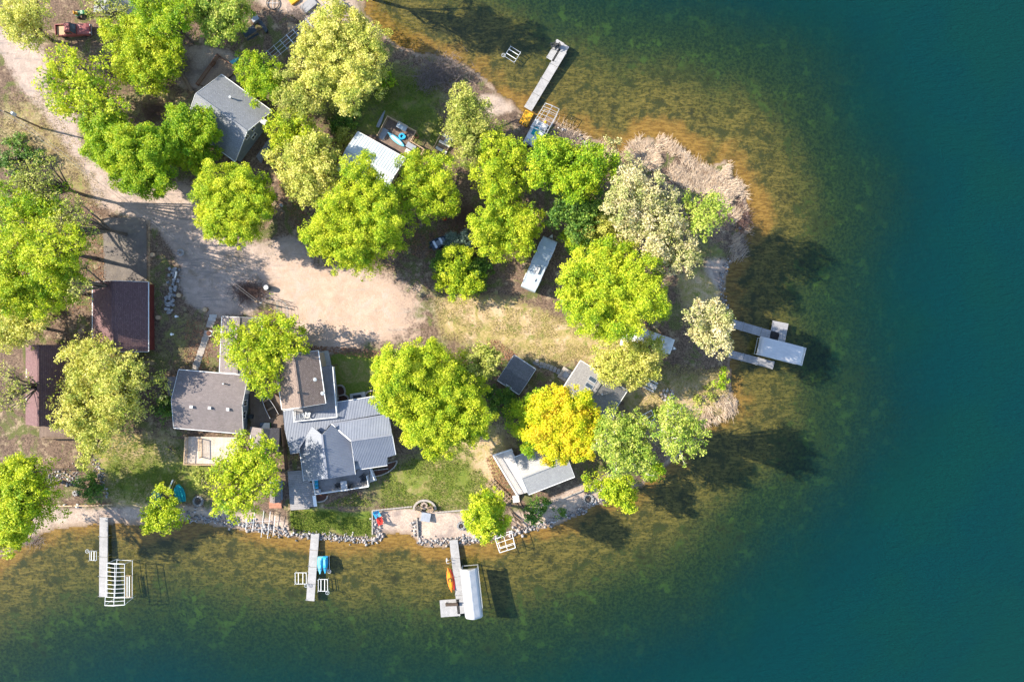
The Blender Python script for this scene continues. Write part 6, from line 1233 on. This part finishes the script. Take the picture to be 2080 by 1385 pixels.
def brush(name, label, cat, ctr, rx, ry, n, mat, hgt=1.2, group='brush piles', thing_=True):
    c = G(*ctr); root = thing(name, label, cat, c, 0, group); mb = []
    for i in range(n):
        a = np.array([rng.normal()*rx*.4, rng.normal()*ry*.4, rng.random()*hgt*.5]); t = rng.random()*6.28; l = rng.uniform(.5,1.6); b = a+np.array([math.cos(t)*l, math.sin(t)*l, rng.uniform(-.1,.7)*hgt*.6]); b[2] = max(b[2],.02); mb.append((a,b,rng.uniform(.015,.04),.008))
    v, f = tubes_np(mb, 4); tag(new_obj('twigs', np_mesh('twigs', v, f, M[mat]), root), kind='stuff'); return root
BP = 'brush piles'
brush('bare_shrub', 'large grey leafless shrub thicket by the north shore', 'shrub', (900,150), 4.2, 3.0, 900, 'twig', 2.0, 'bare shrubs'); brush('bare_shrub', 'grey leafless shrub at the left of the large bare thicket', 'shrub', (868,165), 2.2, 2.2, 350, 'twig', 1.6, 'bare shrubs'); brush('brush_pile', 'tangled bare brush pile left of the rust brown deck', 'brush pile', (372,135), 2.8, 2.8, 360, 'twig', 1.4)
brush('brush_pile', 'dark red brush heap between the round lime tree and the camper', 'brush pile', (942,440), 3.4, 2.2, 520, 'twig_red', 1.3); brush('bare_shrub', 'brown leafless hedge at the corner of the turnaround', 'shrub', (508,592), 3.0, 1.8, 520, 'twig_red', 1.2, 'bare shrubs'); brush('bare_shrub', 'brown leafless bushes between the maples and the brush pile', 'shrub', (310,228), 3.2, 2.2, 420, 'twig_red', 1.0, 'bare shrubs')
brush('bare_shrub', 'small leafless shrub by the grey dock panel', 'shrub', (605,33), 1.6, 1.3, 160, 'twig', 1.2, 'bare shrubs'); brush('bare_shrub', 'dry twiggy growth behind the boat lift frame', 'shrub', (1150,285), 2.4, 1.8, 260, 'twig', 1.0, 'bare shrubs'); brush('driftwood', 'heap of driftwood in the shallows at the lower left', 'driftwood', (68,1096), 2.2, 1.2, 120, 'twig', .5, 'bare shrubs'); brush('bare_shrub', 'bare twiggy shrub at the top of the lane bend', 'shrub', (205,150), 2.0, 2.4, 240, 'twig', 1.0, 'bare shrubs')
brush('bare_shrub', 'dark twiggy tangle at the waterline below the reed bed', 'shrub', (1508,445), 1.5, 2.6, 260, 'twig_red', .8, 'bare shrubs'); brush('bare_shrub', 'brown dead brush at the waterline above the stone edge', 'shrub', (1503,500), 1.3, 2.0, 200, 'twig', .7, 'bare shrubs')
# dry leaves on the ground
def litter(label, poly, n):
    p = in_poly(poly, n); a = unit(n); a[:,2] = np.abs(a[:,2])+.8; a /= np.linalg.norm(a,axis=1,keepdims=True); v, f = leaves_np(np.column_stack([p,[gz(x,y)+.03 for x,y in p]]), a, rng.uniform(.09,.2,n)); tag(new_obj('fallen_leaves', np_mesh('fallen_leaves', v, f, M['leaf_dry'])), label, None, None, 'stuff')
litter('dry leaves along the top of the main house path', [(600,700),(700,705),(800,715),(780,730),(660,715),(600,712)], 900); litter('dry leaves under the lime trees in the middle', [(560,350),(620,420),(640,470),(900,470),(960,420),(1000,500),(900,540),(780,500),(600,460)], 2600); litter('dry leaves along the flagstone path', [(385,650),(440,650),(430,750),(380,745)], 700); litter('dry leaves beside the pale grey cabin deck', [(985,930),(1002,920),(1045,1010),(1020,1005)], 500); litter('dry leaves in the wood at the left edge', [(0,380),(220,420),(225,570),(180,640),(0,640)], 2600); litter('dry leaves round the charcoal shed', [(985,690),(1010,690),(1050,720),(1020,740)], 400)
